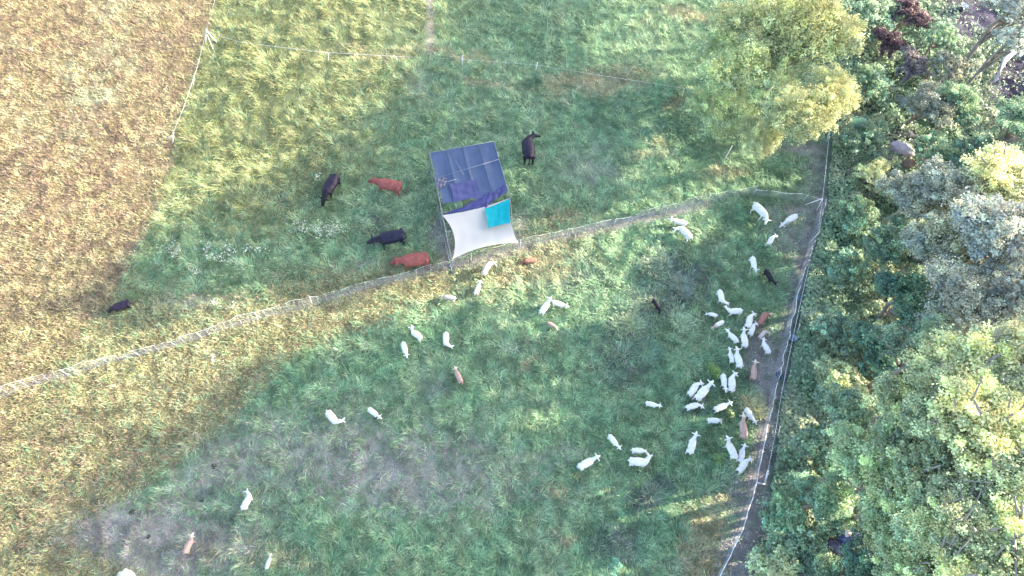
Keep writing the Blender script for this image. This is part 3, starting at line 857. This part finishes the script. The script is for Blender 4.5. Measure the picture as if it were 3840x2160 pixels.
GW = 'white goats of the herd'
GC = 'coloured goats of the herd'
CT = 'cattle grazing by the shelter'
GOATS = [
 ('walk', 'white', (2577, 834), (2514, 818), 'white goat above the other of the pair below the top net fence'),
 ('left', 'white', (2592, 893), (2533, 864), 'white goat with head turned, lower of the pair below the top net fence'),
 ('halfr', 'white', (2824, 768), (2871, 838), 'largest white goat near the peak of the net fence'),
 ('graze', 'white', (2988, 808), (2930, 845), 'white goat nearest the top right fence corner, grazing'),
 ('halfr', 'white', (2885, 914), (2915, 880), 'small white goat just above the white flowering weed'),
 ('walk', 'white', (2824, 960), (2838, 1014), 'white goat left of the black goat near the fence'),
 ('walk', 'black', (2872, 1010), (2911, 1066), 'black goat standing between the white goats and the right fence'),
 ('left', 'white', (2700, 1086), (2729, 1134), 'plump white goat with head curled back above the crowd'),
 ('right', 'white', (2784, 1163), (2726, 1150), 'white goat facing left under the curled goat'),
 ('graze', 'white', (2695, 1177), (2648, 1174), 'white goat with hidden head at the left end of the crowd'),
 ('graze', 'cream', (2718, 1200), (2670, 1229), 'cream goat with brownish head down in the weeds'),
 ('halfr', 'white', (2806, 1226), (2832, 1174), 'big white goat directly left of the red brown goat'),
 ('halfr', 'white', (2817, 1254), (2843, 1208), 'smaller white goat tucked under the one beside the red brown goat'),
 ('right', 'brown', (2850, 1214), (2892, 1184), 'red brown goat with tan head at the top of the bare path'),
 ('walk', 'white', (2771, 1280), (2727, 1232), 'white goat heading up left on the left of the bare path'),
 ('up', 'white', (2799, 1300), (2791, 1229), 'large white goat facing straight up with ears spread wide'),
 ('right', 'pink', (2853, 1262), (2888, 1246), 'pinkish cream goat below the red brown goat'),
 ('halfr', 'white', (2890, 1322), (2866, 1266), 'white goat with hips to the fence under the pinkish goat'),
 ('walk', 'white', (2753, 1356), (2739, 1300), 'narrower white goat on the left of two side by side'),
 ('up', 'white', (2779, 1378), (2762, 1304), 'wide white goat on the right of two side by side'),
 ('up', 'tan', (2829, 1420), (2835, 1350), 'tan goat with pale head alone on the bare path'),
 ('walk', 'white', (2715, 1400), (2725, 1463), 'white goat facing down, left of two below the tan goat'),
 ('halfr', 'white', (2745, 1468), (2760, 1398), 'white goat facing up, right of two below the tan goat'),
 ('halfr', 'white', (2588, 1480), (2636, 1434), 'upper left goat of a slanting white pair'),
 ('up', 'white', (2612, 1497), (2670, 1433), 'lower right goat of a slanting white pair'),
 ('walk', 'white', (2425, 1506), (2484, 1518), 'lone white goat left of the slanting pair'),
 ('halfr', 'white', (2577, 1526), (2640, 1522), 'white goat facing right under the slanting pair'),
 ('walk', 'white', (2683, 1533), (2747, 1506), 'white goat facing up right in the row under the slanting pair'),
 ('graze', 'white', (2658, 1572), (2712, 1578), 'white goat with head down in grass, lowest of that row'),
 ('walk', 'white', (2802, 1526), (2840, 1584), 'white goat beside the yellow straw tuft by the fence'),
 ('up', 'tan', (2792, 1645), (2786, 1554), 'long brown goat with pale head facing up'),
 ('up', 'white', (2588, 1700), (2612, 1622), 'white goat walking up alone left of the bottom trio'),
 ('up', 'white', (2761, 1719), (2727, 1638), 'white goat on the left of the bottom trio'),
 ('up', 'white', (2780, 1730), (2798, 1663), 'middle white goat of the bottom trio, partly behind the lowest'),
 ('halfr', 'white', (2775, 1768), (2822, 1720), 'lowest white goat of the bottom trio against the fence line'),
 ('graze', 'white', (2372, 1685), (2430, 1692), 'upper goat of the stacked white pair in mid pasture'),
 ('left', 'white', (2359, 1727), (2431, 1708), 'lower goat of the stacked white pair in mid pasture'),
 ('walk', 'white', (2286, 1628), (2329, 1680), 'white goat above and left of the stacked pair'),
 ('walk', 'white', (2170, 1753), (2246, 1710), 'white goat pointing up right beside the stacked pair'),
 ('walk', 'white', (1380, 1528), (1426, 1563), 'white goat on the right of two lying apart in the lower left pasture'),
 ('left', 'white', (1226, 1541), (1284, 1574), 'white goat on the left of two in the lower left pasture'),
 ('left', 'white', (905, 1908), (920, 1844), 'lone white goat in the dark lower left corner of the shade'),
 ('up', 'tan', (685, 2074), (716, 2000), 'tan goat near the bottom edge on the left'),
 ('walk', 'grey', (992, 2128), (1008, 2078), 'greyish white goat half hidden in long grass at the bottom edge'),
 ('halfr', 'white', (1582, 1268), (1542, 1222), 'white goat facing up left, uppermost of three below the net'),
 ('walk', 'white', (1510, 1280), (1525, 1334), 'slim white goat on the left of three below the net'),
 ('left', 'white', (1672, 1246), (1693, 1296), 'white goat facing down on the right of three below the net'),
 ('up', 'tan', (1731, 1434), (1705, 1374), 'lone light brown goat in the middle of the shaded pasture'),
 ('walk', 'white', (1784, 1098), (1803, 1048), 'white goat touching the grey tan goat below the shelter'),
 ('right', 'pink', (1811, 1028), (1857, 992), 'grey tan goat nearest the corner of the white canopy'),
 ('graze', 'pink', (1709, 1116), (1653, 1112), 'pinkish white goat in yellow grass below the net'),
 ('up', 'white', (2028, 1172), (2066, 1116), 'white goat facing up in the pair right of the yellow band'),
 ('walk', 'white', (2074, 1127), (2132, 1144), 'white goat facing right in the pair right of the yellow band'),
 ('graze', 'tan', (2055, 1202), (2093, 1229), 'small brown goat below the pair right of the yellow band'),
 ('graze', 'ginger', (2014, 964), (1952, 980), 'orange red goat lying low in the grass right of the shelter'),
 ('graze', 'black', (2458, 1132), (2468, 1162), 'small black goat almost hidden in tall weeds'),
]
for (pose, ct, r_, h_, lab) in GOATS:
    animal('goat', pose, ct, r_, h_, lab, GW if ct == 'white' else GC, stride=random.choice([.03, .06, -.04]), wide=1.1 if ct != 'white' else 1.22,
           sink=.2 if 'lying low' in lab else 0.0, size=.8 if 'small black' in lab else None)
for (pose, ct, r_, h_, sz, lab) in [
    ('graze', 'blackcow', (1258, 646), (1208, 752), None, 'black cow leftmost of the herd left of the shelter, head down'),
    ('walk', 'redcow', (1506, 692), (1386, 672), None, 'red cow facing left, upper of the two red ones'),
    ('walk', 'bluecow', (1518, 868), (1384, 902), None, 'blue black cow facing left above the lower red cow'),
    ('walk', 'redcow', (1610, 958), (1470, 979), None, 'red cow facing left, nearest the white canopy'),
    ('right', 'blackcow', (1988, 590), (2006, 512), .96, 'black cow with head turned, right of the shelter roof'),
    ('graze', 'blackcow', (465, 1122), (408, 1156), .55, 'black calf alone in the dry grass at the far left')]:
    animal('cow', pose, ct, r_, h_, lab, CT, size=sz, wide=1.32)


# ------------------------------------------------------------------ fences
def tube_obj(name, pts, r, mat, parent, seg=6, inv=None):
    bm = bmesh.new()
    pts = [Vector(p) for p in pts]
    tube(bm, pts, [r] * len(pts), seg)
    o = link(name, bm_mesh(name, bm), mat, parent)
    if parent: o.matrix_parent_inverse = Matrix.Translation(-parent.location)
    return o


def net_fence(label, line, hgt, rib, bend=0.0, rr=.013, rope=.014):
    """line: photograph pixels of the foot of the net"""
    pts = [P(a, b, 0) for a, b in line]
    dense = []
    for a, b in zip(pts[:-1], pts[1:]):
        m = max(1, int((b - a).length / rib))
        dense += [a.lerp(b, i / m) for i in range(m)]
    dense.append(pts[-1])
    root = empty('net_fence', pts[0]); tag(root, label, 'fence', 'electric net fences round the goat paddock')
    bm = bmesh.new()
    n_ = len(dense)
    sag = [hgt * (0.90 + .14 * math.sin(i * .9) * math.sin(i * .13) + random.uniform(-.03, .03)) for i in range(n_)]
    lean = [(bend + .10 * math.sin(i * .21) + random.uniform(-.05, .05)) for i in range(n_)]
    gz = zh(np.array([p.x for p in dense]), np.array([p.y for p in dense]))
    feet = []; tops = []
    for i, p in enumerate(dense):
        t = (dense[min(i + 1, n_ - 1)] - dense[max(i - 1, 0)]).normalized(); s = Vector((-t.y, t.x, 0))
        f = Vector((p.x, p.y, gz[i] + .03)); tp = f + s * lean[i] * hgt + t * .04 * math.sin(i * 1.7) + Vector((0, 0, sag[i]))
        feet.append(f); tops.append(tp)
    for i in range(n_):
        f, tp = feet[i], tops[i]
        m = f.lerp(tp, .5) + Vector((random.uniform(-.03, .03), random.uniform(-.03, .03), 0))
        tube(bm, [f, m, tp], [rr, rr, rr], 4)
    for k in (0.0, .16, .34, .54, .76):
        line_ = [feet[i].lerp(tops[i], k) for i in range(n_)]
        for j in range(n_ - 1):
            tube(bm, [line_[j], line_[j + 1]], [.007, .007], 4)
    me = bm_mesh('netting', bm, False)
    o = link('netting', me, M_net, root); o.matrix_parent_inverse = Matrix.Translation(-root.location)
    bm = bmesh.new(); tube(bm, tops, [rope] * n_, 5)
    o = link('top_rope', bm_mesh('top_rope', bm), M_wire, root); o.matrix_parent_inverse = Matrix.Translation(-root.location)
    step = max(1, int(3.2 / rib))
    for i in range(0, n_, step):
        tube_obj('post', [feet[i] - Vector((0, 0, .1)), tops[i] + Vector((0, 0, .06))], .016, M_white_post, root)
    return root


net_fence('long net fence running diagonally across the pasture to the peak', NET_D[:-2], 1.0, .42, 0.0, .0105, .009)
net_fence('short net fence from the peak to the top right corner post', [(2820, 732), (2900, 741), (2990, 752), (3070, 766)], .75, .30, -.1, .006, .014)
net_fence('net fence along the right side of the goat paddock', [(x, y) for y, x in [(775, 3072)] + NET_R[1:6]], .95, .30, .0, .011, .017)
net_fence('low white rope net fence at the bottom right beside the track', [(x, y) for y, x in NET_R[5:]], .5, .5, .0, .007, .027)


def wire_fence(label, line, hgt, posts, wires, postr=.035, wr=.010, mat=None):
    """line: pixels of the wire (at height hgt); posts: pixels (foot, top) pairs"""
    pts = [P(a, b, hgt) for a, b in line]
    root = empty('wire_fence', (pts[0].x, pts[0].y, 0)); tag(root, label, 'fence', 'thin wire fences')
    for k in wires:
        bm = bmesh.new(); q = [Vector((p.x, p.y, k)) for p in pts]
        tube(bm, q, [wr] * len(q), 5)
        o = link('wire', bm_mesh('wire', bm), M_wire, root); o.matrix_parent_inverse = Matrix.Translation(-root.location)
    for (f, t, ph, r) in posts:
        a = P(*f, 0.0); b = P(*t, ph)
        tube_obj('post', [a - Vector((0, 0, .1)), b], r, M_white_post, root, 8)
    return root


wire_fence('thin wire fence across the top of the pasture with two small white posts', [(772, 118), (900, 158), (1200, 195), (1500, 212), (1735, 222), (2012, 244), (2250, 282), (2560, 330)], 1.1,
           [((1732, 247), (1735, 208), 1.2, .035), ((2008, 266), (2015, 234), 1.1, .035), ((1230, 232), (1232, 200), 1.0, .02), ((2560, 362), (2566, 330), 1.0, .02)], (1.1,), wr=.0065)
wire_fence('thin wire fence between the dry field and the green pasture', [(812, -160), (806, 0), (774, 116), (740, 250), (690, 400), (648, 500)], 1.0,
           [((815, 160), (772, 112), 1.35, .035), ((768, 170), (774, 108), 1.4, .035), ((806, 200), (776, 128), .9, .02), ((645, 540), (650, 497), 1.1, .035), ((620, 520), (648, 508), .7, .03), ((722, 330), (728, 290), 1.0, .02)], (1.0,), wr=.006)
wire_fence('outer wire fence along the wood on the right', [(3116, 300), (3112, 480), (3096, 640), (3084, 752), (3068, 860), (3030, 1010), (2992, 1180), (2960, 1330), (2930, 1480), (2905, 1640), (2880, 1764)], .9,
           [((3100, 540), (3108, 498), 1.0, .022), ((2990, 1255), (3000, 1215), 1.0, .022), ((2918, 1640), (2926, 1600), 1.0, .022)], (.9,), wr=.009)

r_ = empty('corner_post', P(3020, 768)); tag(r_, 'slanting white corner post where the net fences meet at the top right', 'post')
tube_obj('post_shaft', [P(3020, 768, 0), P(3085, 744, .95)], .035, M_white_post, r_, 8)
tube_obj('post_shaft', [P(3062, 792, 0), P(3084, 745, 1.1)], .028, M_white_post, r_, 8)
r_ = empty('end_post', P(2867, 1815)); tag(r_, 'white L shaped post at the lower end of the outer wire', 'post')
tube_obj('upright', [P(2867, 1816, 0), P(2881, 1764, .8)], .055, M_white_post, r_, 8)
tube_obj('foot_bar', [P(2868, 1815, .06), P(2838, 1810, .06)], .05, M_white_post, r_, 8)
o = tube_obj('leaning_pole', [P(2703, 622, -.05), P(2745, 548, 1.5)], .03, M_pale_wood, None, 8)
tag(o, 'leaning pole poking out of the small pale leaved tree', 'pole')


# ------------------------------------------------------------------ shade shelter
SH = 2.0
def sheet(name, corners, mat, parent, bow=(0, 0, 0, 0), sag=0.0, n=22, hts=None, wr=0.0, thick=.012, seed=0):
    """cloth between four photograph points (TL,TR,BR,BL); bow pulls each edge inwards (top,right,bottom,left)"""
    hts = hts or [SH] * 4
    c = [P(*p, h) for p, h in zip(corners, hts)]
    bm = bmesh.new(); g = []
    ctr = sum(c, Vector()) / 4
    rr = random.Random(seed); ph = [rr.uniform(0, 6) for _ in range(4)]
    for j in range(n + 1):
        row = []
        for i in range(n + 1):
            u, v = i / n, j / n
            p = c[0] * (1 - u) * (1 - v) + c[1] * u * (1 - v) + c[2] * u * v + c[3] * (1 - u) * v
            top = (c[0] + c[1]) / 2; bot = (c[2] + c[3]) / 2; lef = (c[0] + c[3]) / 2; rig = (c[1] + c[2]) / 2
            f = lambda t: 4 * t * (1 - t)
            p = p + (bot - top).normalized() * (bow[0] * f(u) * (1 - v) - bow[2] * f(u) * v) + (rig - lef).normalized() * (bow[3] * f(v) * (1 - u) - bow[1] * f(v) * u)
            p.z += -sag * f(u) * f(v) + wr * (math.sin(u * 17 + v * 5 + ph[0]) + math.sin(v * 13 - u * 9 + ph[1]) + .6 * math.sin(u * 31 + ph[2]))
            row.append(bm.verts.new(p))
        g.append(row)
    for j in range(n):
        for i in range(n):
            bm.faces.new((g[j][i], g[j + 1][i], g[j + 1][i + 1], g[j][i + 1]))
    bmesh.ops.solidify(bm, geom=bm.faces[:], thickness=thick)
    o = link(name, bm_mesh(name, bm), mat, parent)
    o.matrix_parent_inverse = Matrix.Translation(-parent.location)
    return o


def shade_cloth(name, col, trans):
    """woven cloth: lets part of the light through between its threads"""
    m = bpy.data.materials.new(name); m.use_nodes = True
    n = m.node_tree; b = n.nodes['Principled BSDF']
    b.inputs['Base Color'].default_value = (*col, 1); b.inputs['Roughness'].default_value = .45; b.inputs['Specular IOR Level'].default_value = .4
    tc = n.nodes.new('ShaderNodeTexCoord'); nz = n.nodes.new('ShaderNodeTexNoise'); nz.inputs['Scale'].default_value = 1.6; nz.inputs['Detail'].default_value = 6
    n.links.new(tc.outputs['Object'], nz.inputs['Vector'])
    mx = n.nodes.new('ShaderNodeMix'); mx.data_type = 'RGBA'; mx.inputs[6].default_value = (*[c * .78 for c in col], 1); mx.inputs[7].default_value = (*[min(1, c * 1.25) for c in col], 1)
    n.links.new(nz.outputs[0], mx.inputs[0]); n.links.new(mx.outputs[2], b.inputs['Base Color'])
    t = n.nodes.new('ShaderNodeBsdfTransparent'); ms = n.nodes.new('ShaderNodeMixShader'); ms.inputs[0].default_value = trans
    n.links.new(b.outputs[0], ms.inputs[1]); n.links.new(t.outputs[0], ms.inputs[2]); n.links.new(ms.outputs[0], n.nodes['Material Output'].inputs[0])
    return m


M_cloth = shade_cloth('blue_grey_shade_cloth', (.105, .145, .255), .03)
M_cloth2 = shade_cloth('violet_shade_cloth', (.085, .085, .26), .05)
M_cloth3 = shade_cloth('dusky_shade_cloth', (.115, .12, .27), .03)
M_seam = mat_plain('dark_seam', (.03, .045, .10), .6)
M_sail = mat_plain('off_white_canvas', (.70, .665, .62), .7, .3, .02, 3, transl=.15)
M_turq = mat_plain('turquoise_tarp', (.0, .43, .48), .45, .4, .05, 4)
M_foil = mat_plain('torn_silver_film', (.26, .24, .30), .5, .4, .3, 12)

sh = empty('shade_shelter', P(1760, 800)); sh.location.z = 0
tag(sh, 'portable shade shelter with blue cloth roof and white sail canopy', 'shelter')
TLc, TRc, BRc, BLc = (1612, 573), (1852, 530), (1908, 716), (1660, 764)


def lerp2(a, b, t): return (a[0] + (b[0] - a[0]) * t, a[1] + (b[1] - a[1]) * t)


for i in range(4):
    a, b = i / 4, (i + 1) / 4
    e = .006
    sheet('roof_panel', [lerp2(TLc, TRc, a + e), lerp2(TLc, TRc, b - e), lerp2(BLc, BRc, b - e), lerp2(BLc, BRc, a + e)], M_cloth, sh, sag=.08, wr=.004, n=14, seed=i,
          hts=[SH + .02] * 4)
for i in range(1, 4):
    a = P(*lerp2(TLc, TRc, i / 4), SH + .015); b = P(*lerp2(BLc, BRc, i / 4), SH + .015)
    tube_obj('seam', [a, b], .022, M_seam, sh)
for (p, q) in [(TLc, TRc), (lerp2(TLc, BLc, .5), lerp2(TRc, BRc, .36)), (TLc, (1692, 968)), (TRc, (1913, 742)), ((1913, 742), (1922, 850)), ((1640, 690), (1712, 672)), ((1708, 600), (1738, 655))]:
    tube_obj('pipe', [P(*p, SH + .045), P(*q, SH + .045)], .016, M_pipe, sh)
# second violet layer hanging under the lower half and the drape along its edge
sheet('violet_sheet', [(1684, 690), (1786, 668), (1812, 742), (1700, 760)], M_cloth3, sh, sag=.05, bow=(.05, .06, .08, .06), wr=.010, n=18, hts=[SH + .06] * 4, seed=8)
sheet('torn_strip', [(1632, 672), (1678, 666), (1668, 696), (1638, 714)], M_foil, sh, wr=.035, n=24, hts=[SH + .06] * 4, seed=9)
sheet('drape', [(1664, 800), (1826, 722), (1820, 778), (1660, 809)], M_cloth2, sh, bow=(.16, 0, .02, 0), wr=.025, n=24, hts=[SH - .05, SH + .05, SH - .05, SH - .02], seed=10)
sheet('drape', [(1816, 730), (1890, 694), (1902, 722), (1820, 784)], M_cloth2, sh, bow=(.05, 0, .12, 0), wr=.025, n=20, hts=[SH + .02, SH + .08, SH, SH - .05], seed=11)
sheet('sail', [(1657, 807), (1912, 742), (1944, 912), (1696, 974)], M_sail, sh, bow=(.16, .22, .30, .42), sag=.18, n=30, hts=[SH, SH, SH - .15, SH - .25], wr=.006, seed=3)
sheet('turquoise_sheet', [(1816, 783), (1910, 744), (1914, 836), (1832, 855)], M_turq, sh, bow=(.04, .02, .03, .03), sag=.10, n=20, hts=[SH + .06, SH + .08, SH + .05, SH + .05], wr=.006, seed=4)
# legs and ground skids
legs = [((1612, 573), SH), ((1852, 530), SH), ((1913, 742), SH), ((1658, 806), SH), ((1696, 974), SH - .25), ((1944, 912), SH - .15)]
for p, hh in legs:
    t_ = P(*p, hh); g_ = zat(t_.x, t_.y)
    tube_obj('leg', [Vector((t_.x, t_.y, g_)), t_], .018, M_pipe, sh)
gp = [P(*p, hh) for p, hh in legs]
for i, j in [(0, 3), (3, 4), (1, 2)]:
    a = gp[i].copy(); b = gp[j].copy(); a.z = zat(a.x, a.y) + .07; b.z = zat(b.x, b.y) + .07
    tube_obj('skid', [a, b], .03, M_pipe, sh)
for (p, q) in [((1700, 748), (1712, 778)), ((1726, 742), (1732, 772)), ((1776, 738), (1780, 752)), ((1908, 815), (1920, 812)), ((1668, 868), (1690, 866))]:
    tube_obj('pipe', [P(*p, SH - .05), P(*q, SH - .05)], .022, M_pipe, sh)


# ------------------------------------------------------------------ small things
def rock(name, px, py, sx, sy, sz, col, label, cat='boulder', seed=1, h=.2):
    bm = bmesh.new()
    bmesh.ops.create_icosphere(bm, subdivisions=4, radius=1)
    rr = random.Random(seed)
    ks = [(Vector((rr.uniform(-1, 1), rr.uniform(-1, 1), rr.uniform(-1, 1))).normalized(), rr.uniform(.05, .3)) for _ in range(9)]
    for v in bm.verts:
        d = v.co.normalized(); s = 1.0
        for k, a in ks: s -= a * max(0, d.dot(k) - .55)
        v.co = Vector((d.x * s * sx, d.y * s * sy, d.z * s * sz))
        q = d * 2.2 + Vector((seed, 0, 0))
        v.co *= 1 + .22 * mnoise.noise(q) + .12 * mnoise.noise(q * 2.7) + .06 * mnoise.noise(q * 6)
    p = P(px, py, h)
    o = link(name, bm_mesh(name, bm), mat_plain(name + '_stone', col, .9, .15, .3, 3, .6), None)
    o.location = (p.x, p.y, zat(p.x, p.y) + sz * .25 + h - .2); o.rotation_euler.z = rr.uniform(0, 3)
    return tag(o, label, cat)


rock('boulder', 3372, 572, .85, .5, .5, (.46, .37, .38), 'pale pink boulder lying in the upper wood', seed=3, h=1.0)
rock('boulder', 3395, 628, .45, .3, .4, (.20, .13, .11), 'small brown broken rock under the pale pink boulder', seed=8, h=1.0)
rock('boulder', 3192, 2032, .62, .5, .7, (.10, .11, .24), 'blue grey boulder seen through a gap in the lower wood', seed=4, h=2.6)
rock('boulder', 3142, 2068, .45, .75, .6, (.14, .10, .14), 'purplish brown boulder left of the blue grey one', seed=5, h=2.4)
rock('stone', 3182, 1998, .20, .16, .16, (.55, .46, .40), 'small pale stone on top of the blue grey boulder', 'stone', seed=6, h=3.4)
rock('stone', 470, 2180, .55, .45, .35, (.50, .47, .36), 'pale cream boulder cut by the bottom edge', 'boulder', seed=7)
rock('stone', 2900, 1227, .10, .09, .08, (.5, .52, .5), 'small pale stone on the bare path by the net', 'stone', seed=9)
rock('stone', 2764, 1806, .09, .08, .08, (.6, .6, .6), 'tiny white stone on the bare ground below the trio of goats', 'stone', seed=12)
for k, (px, py, s) in enumerate([(798, 1745, .16), (490, 1917, .18), (753, 1874, .13), (550, 2010, .12), (2840, 1838 - 10, .0)]):
    if not s: continue
    rock('dung_pat', px, py, s, s * .8, .05, (.05, .045, .035), ['round dark dung pat above the lone white goat', 'long dark dung pat near the tip of the shade', 'dark dung pat left of the lone white goat', 'small dark dung pat by the tan goat'][k], 'dung pat', seed=20 + k, h=.22)

# bucket by the right fence
def bucket(px, py, r, hh, col, label, nm, h0=0.0):
    p = P(px, py, .35 + h0); g = zat(p.x, p.y) + h0
    root = empty(nm, (p.x, p.y, g)); tag(root, label, nm.replace('_', ' ').split()[-1])
    bm = bmesh.new(); prof = [(0, .02), (r * .82, .02), (r * .84, 0), (r, hh), (r * 1.07, hh), (r * 1.07, hh - .03), (r * 1.0, hh - .035)]
    prof_in = [(r * .94, hh), (r * .78, .05), (0, .05)]
    def lathe(pr):
        ring = []
        for (rad, z) in pr:
            ring.append([bm.verts.new((rad * math.cos(t), rad * math.sin(t), z)) for t in [i * math.pi / 14 for i in range(28)]])
        for A, B in zip(ring[:-1], ring[1:]):
            for i in range(28): bm.faces.new((A[i], A[(i + 1) % 28], B[(i + 1) % 28], B[i]))
    lathe(prof[1:]); lathe([(r * 1.07, hh)] + prof_in[:-1] + [(.01, .05)])
    m = mat_plain(nm + '_plastic', col, .5, .4, .1, 5)
    link('shell', bm_mesh('shell', bm), m, root)
    bm = bmesh.new()
    tube(bm, [(r * 1.05 * math.cos(t), r * .35 * math.sin(t) , hh + .02 + abs(math.sin(t)) * .03) for t in [i * math.pi / 10 for i in range(11)]], [.008] * 11, 5)
    link('handle', bm_mesh('handle', bm), M_pipe, root)


bucket(2975, 1266, .22, .35, (.30, .33, .42), 'pale blue bucket on the ground beside the outer wire', 'blue_bucket')
bucket(3610, 32, .30, .40, (.62, .62, .66), 'round white tub standing on the purple clearing in the wood', 'white_tub')


def rag(px, py, s, col, label, seed):
    rr = random.Random(seed); bm = bmesh.new(); n = 12; g = []
    for j in range(n + 1):
        row = []
        for i in range(n + 1):
            u, v = i / n - .5, j / n - .5
            row.append(bm.verts.new((u * s * (1 + .3 * math.sin(v * 9 + seed)), v * s * 1.5, .16 + .07 * math.sin(u * 13 + seed) + .07 * math.sin(v * 11 + u * 7) + rr.uniform(-.01, .01))))
        g.append(row)
    for j in range(n):
        for i in range(n): bm.faces.new((g[j][i], g[j][i + 1], g[j + 1][i + 1], g[j + 1][i]))
    bmesh.ops.solidify(bm, geom=bm.faces[:], thickness=.01)
    p = P(px, py, .4)
    o = link('rag', bm_mesh('rag', bm), mat_plain('rag_cloth', col, .8, .2, .2, 8), None, (p.x, p.y, zat(p.x, p.y) + .15))
    tag(o, label, 'rag')


rag(2922, 1408, .30, (.08, .15, .28), 'crumpled blue rag caught by the fence below the bucket', 2)
rag(3000, 1112, .16, (.15, .30, .50), 'small bright blue rag hanging by the outer wire', 5)


def log(pts, radii, label, nm='fallen_log', mat=None):
    bm = bmesh.new(); q = [P(a, b, h) for a, b, h in pts]
    for v in q: v.z = zat(v.x, v.y) + v.z
    tube(bm, q, radii, 9)
    tag(link(nm, bm_mesh(nm, bm), mat or M_pale_wood), label, 'branch' if 'branch' in nm else 'log')


log([(3700, 335, .3), (3735, 295, .5), (3765, 230, .6), (3800, 195, .7), (3850, 175, .8)], [.09, .16, .20, .22, .22], 'pale forked log lying across the purple trail at the right edge')
log([(3668, 60, .3), (3662, 90, .3), (3690, 125, .35)], [.025, .035, .02], 'thin pale fallen branch curving over the purple clearing', 'fallen_branch')
log([(3612, 75, .3), (3640, 82, .3), (3670, 100, .3)], [.02, .03, .02], 'short fallen branch below the white tub', 'fallen_branch')

# leaning pale weeds and one flowering weed clump by the goats
def weed(px, py, R, n_, col, label, leaf=.12, hgt=.6, name='weed'):
    p = P(px, py, hgt * .7); g = zat(p.x, p.y)
    root = empty(name, (p.x, p.y, g)); tag(root, label, 'plant')
    bm = bmesh.new()
    for _ in range(9):
        a = random.uniform(0, 6.28); r = random.uniform(.2, .8) * R
        tube(bm, [(0, 0, 0), (r * .5 * math.cos(a), r * .5 * math.sin(a), hgt * .6), (r * math.cos(a), r * math.sin(a), hgt * .9)], [.012, .01, .004], 5)
    link('stem', bm_mesh('stem', bm), mat_plain('weed_stem', (.2, .26, .1), .8), root)
    lob = [(random.gauss(0, R * .35), random.gauss(0, R * .35), R * random.uniform(.25, .6)) for _ in range(7)]
    kk = RNG.integers(0, 7, n_); lb = np.array(lob)[kk]
    off = RNG.normal(size=(n_, 2)) * lb[:, 2:3] * .55
    x = lb[:, 0] + off[:, 0]; y = lb[:, 1] + off[:, 1]
    if leaf > .12:      # grassy weeds: arching blades thrown outwards from each crown of the clump
        ang = np.arctan2(off[:, 1], off[:, 0]) + RNG.normal(0, .5, n_)
        v, f, s, cc = blades(x, y, np.zeros(n_), ang, RNG.uniform(.22, .55, n_), RNG.uniform(.02, .045, n_), RNG.uniform(.15, .7, n_),
                             np.tile(col, (n_, 1)) * RNG.uniform(.55, 1.5, n_)[:, None])
    else:
        z = hgt * np.clip(1 - (off ** 2).sum(1) / (lb[:, 2] ** 2 + .01) * .5, .1, 1) * (.4 + .6 * RNG.random(n_))
        nr = np.stack([RNG.normal(0, .5, n_), RNG.normal(0, .5, n_), np.ones(n_)], -1)
        v, f, s, cc = leaf_quads(np.stack([x, y, z], -1), nr, leaf * RNG.uniform(.6, 1.3, n_), .5, np.tile(col, (n_, 1)) * RNG.uniform(.6, 1.35, n_)[:, None])
    link('leaves', np_mesh('leaves', v, f, s, cc), M_under, root)


for args in [
    (2892, 945, .55, 420, (.22, .38, .20), 'leafy weed with white flowers between two white goats and the black goat'),
    (2692, 1712, .42, 380, (.22, .33, .12), 'bright lime green weed clump left of the bottom trio of goats'),
    (2742, 1548, .34, 260, (.28, .35, .14), 'lime yellow weed between the white goats above the trio'),
    (2840, 1520, .55, 520, (.62, .57, .30), 'yellow straw tuft against the fence above the long brown goat', .14),
    (2690, 1385, .50, 420, (.26, .40, .12), 'yellow green weed clump left of the goats facing down'),
    (2470, 980, .9, 900, (.34, .40, .26), 'tall pale weed clump under the pair of white goats', .16),
    (2560, 1060, .9, 800, (.22, .27, .21), 'dusky weed clump in the middle right pasture', .16),
    (2370, 1215, 1.1, 1200, (.34, .42, .24), 'broad feathery weed clump left of the small black goat', .16),
    (2420, 1310, .9, 800, (.17, .28, .19), 'dark green weed clump under the feathery one', .15),
    (2560, 1210, .9, 800, (.32, .42, .26), 'tall green weed clump left of the crowded goats', .16),
    (2560, 1340, 1.0, 900, (.26, .38, .23), 'mid green weed clump left of the two side by side goats', .15),
    (2455, 1840, .55, 420, (.22, .27, .19), 'dark weed clump right of the lower straw patch', .13),
    (2340, 2060, .7, 500, (.23, .26, .20), 'dull dark weed clump near the bottom middle', .13),
    (2300, 2115, .45, 360, (.16, .36, .24), 'small teal weed with white flowers at the bottom edge', .12),
    (2000, 290, .5, 420, (.10, .20, .12), 'dark leafy weed at the foot of the right small white post', .14)]:
    weed(*args)
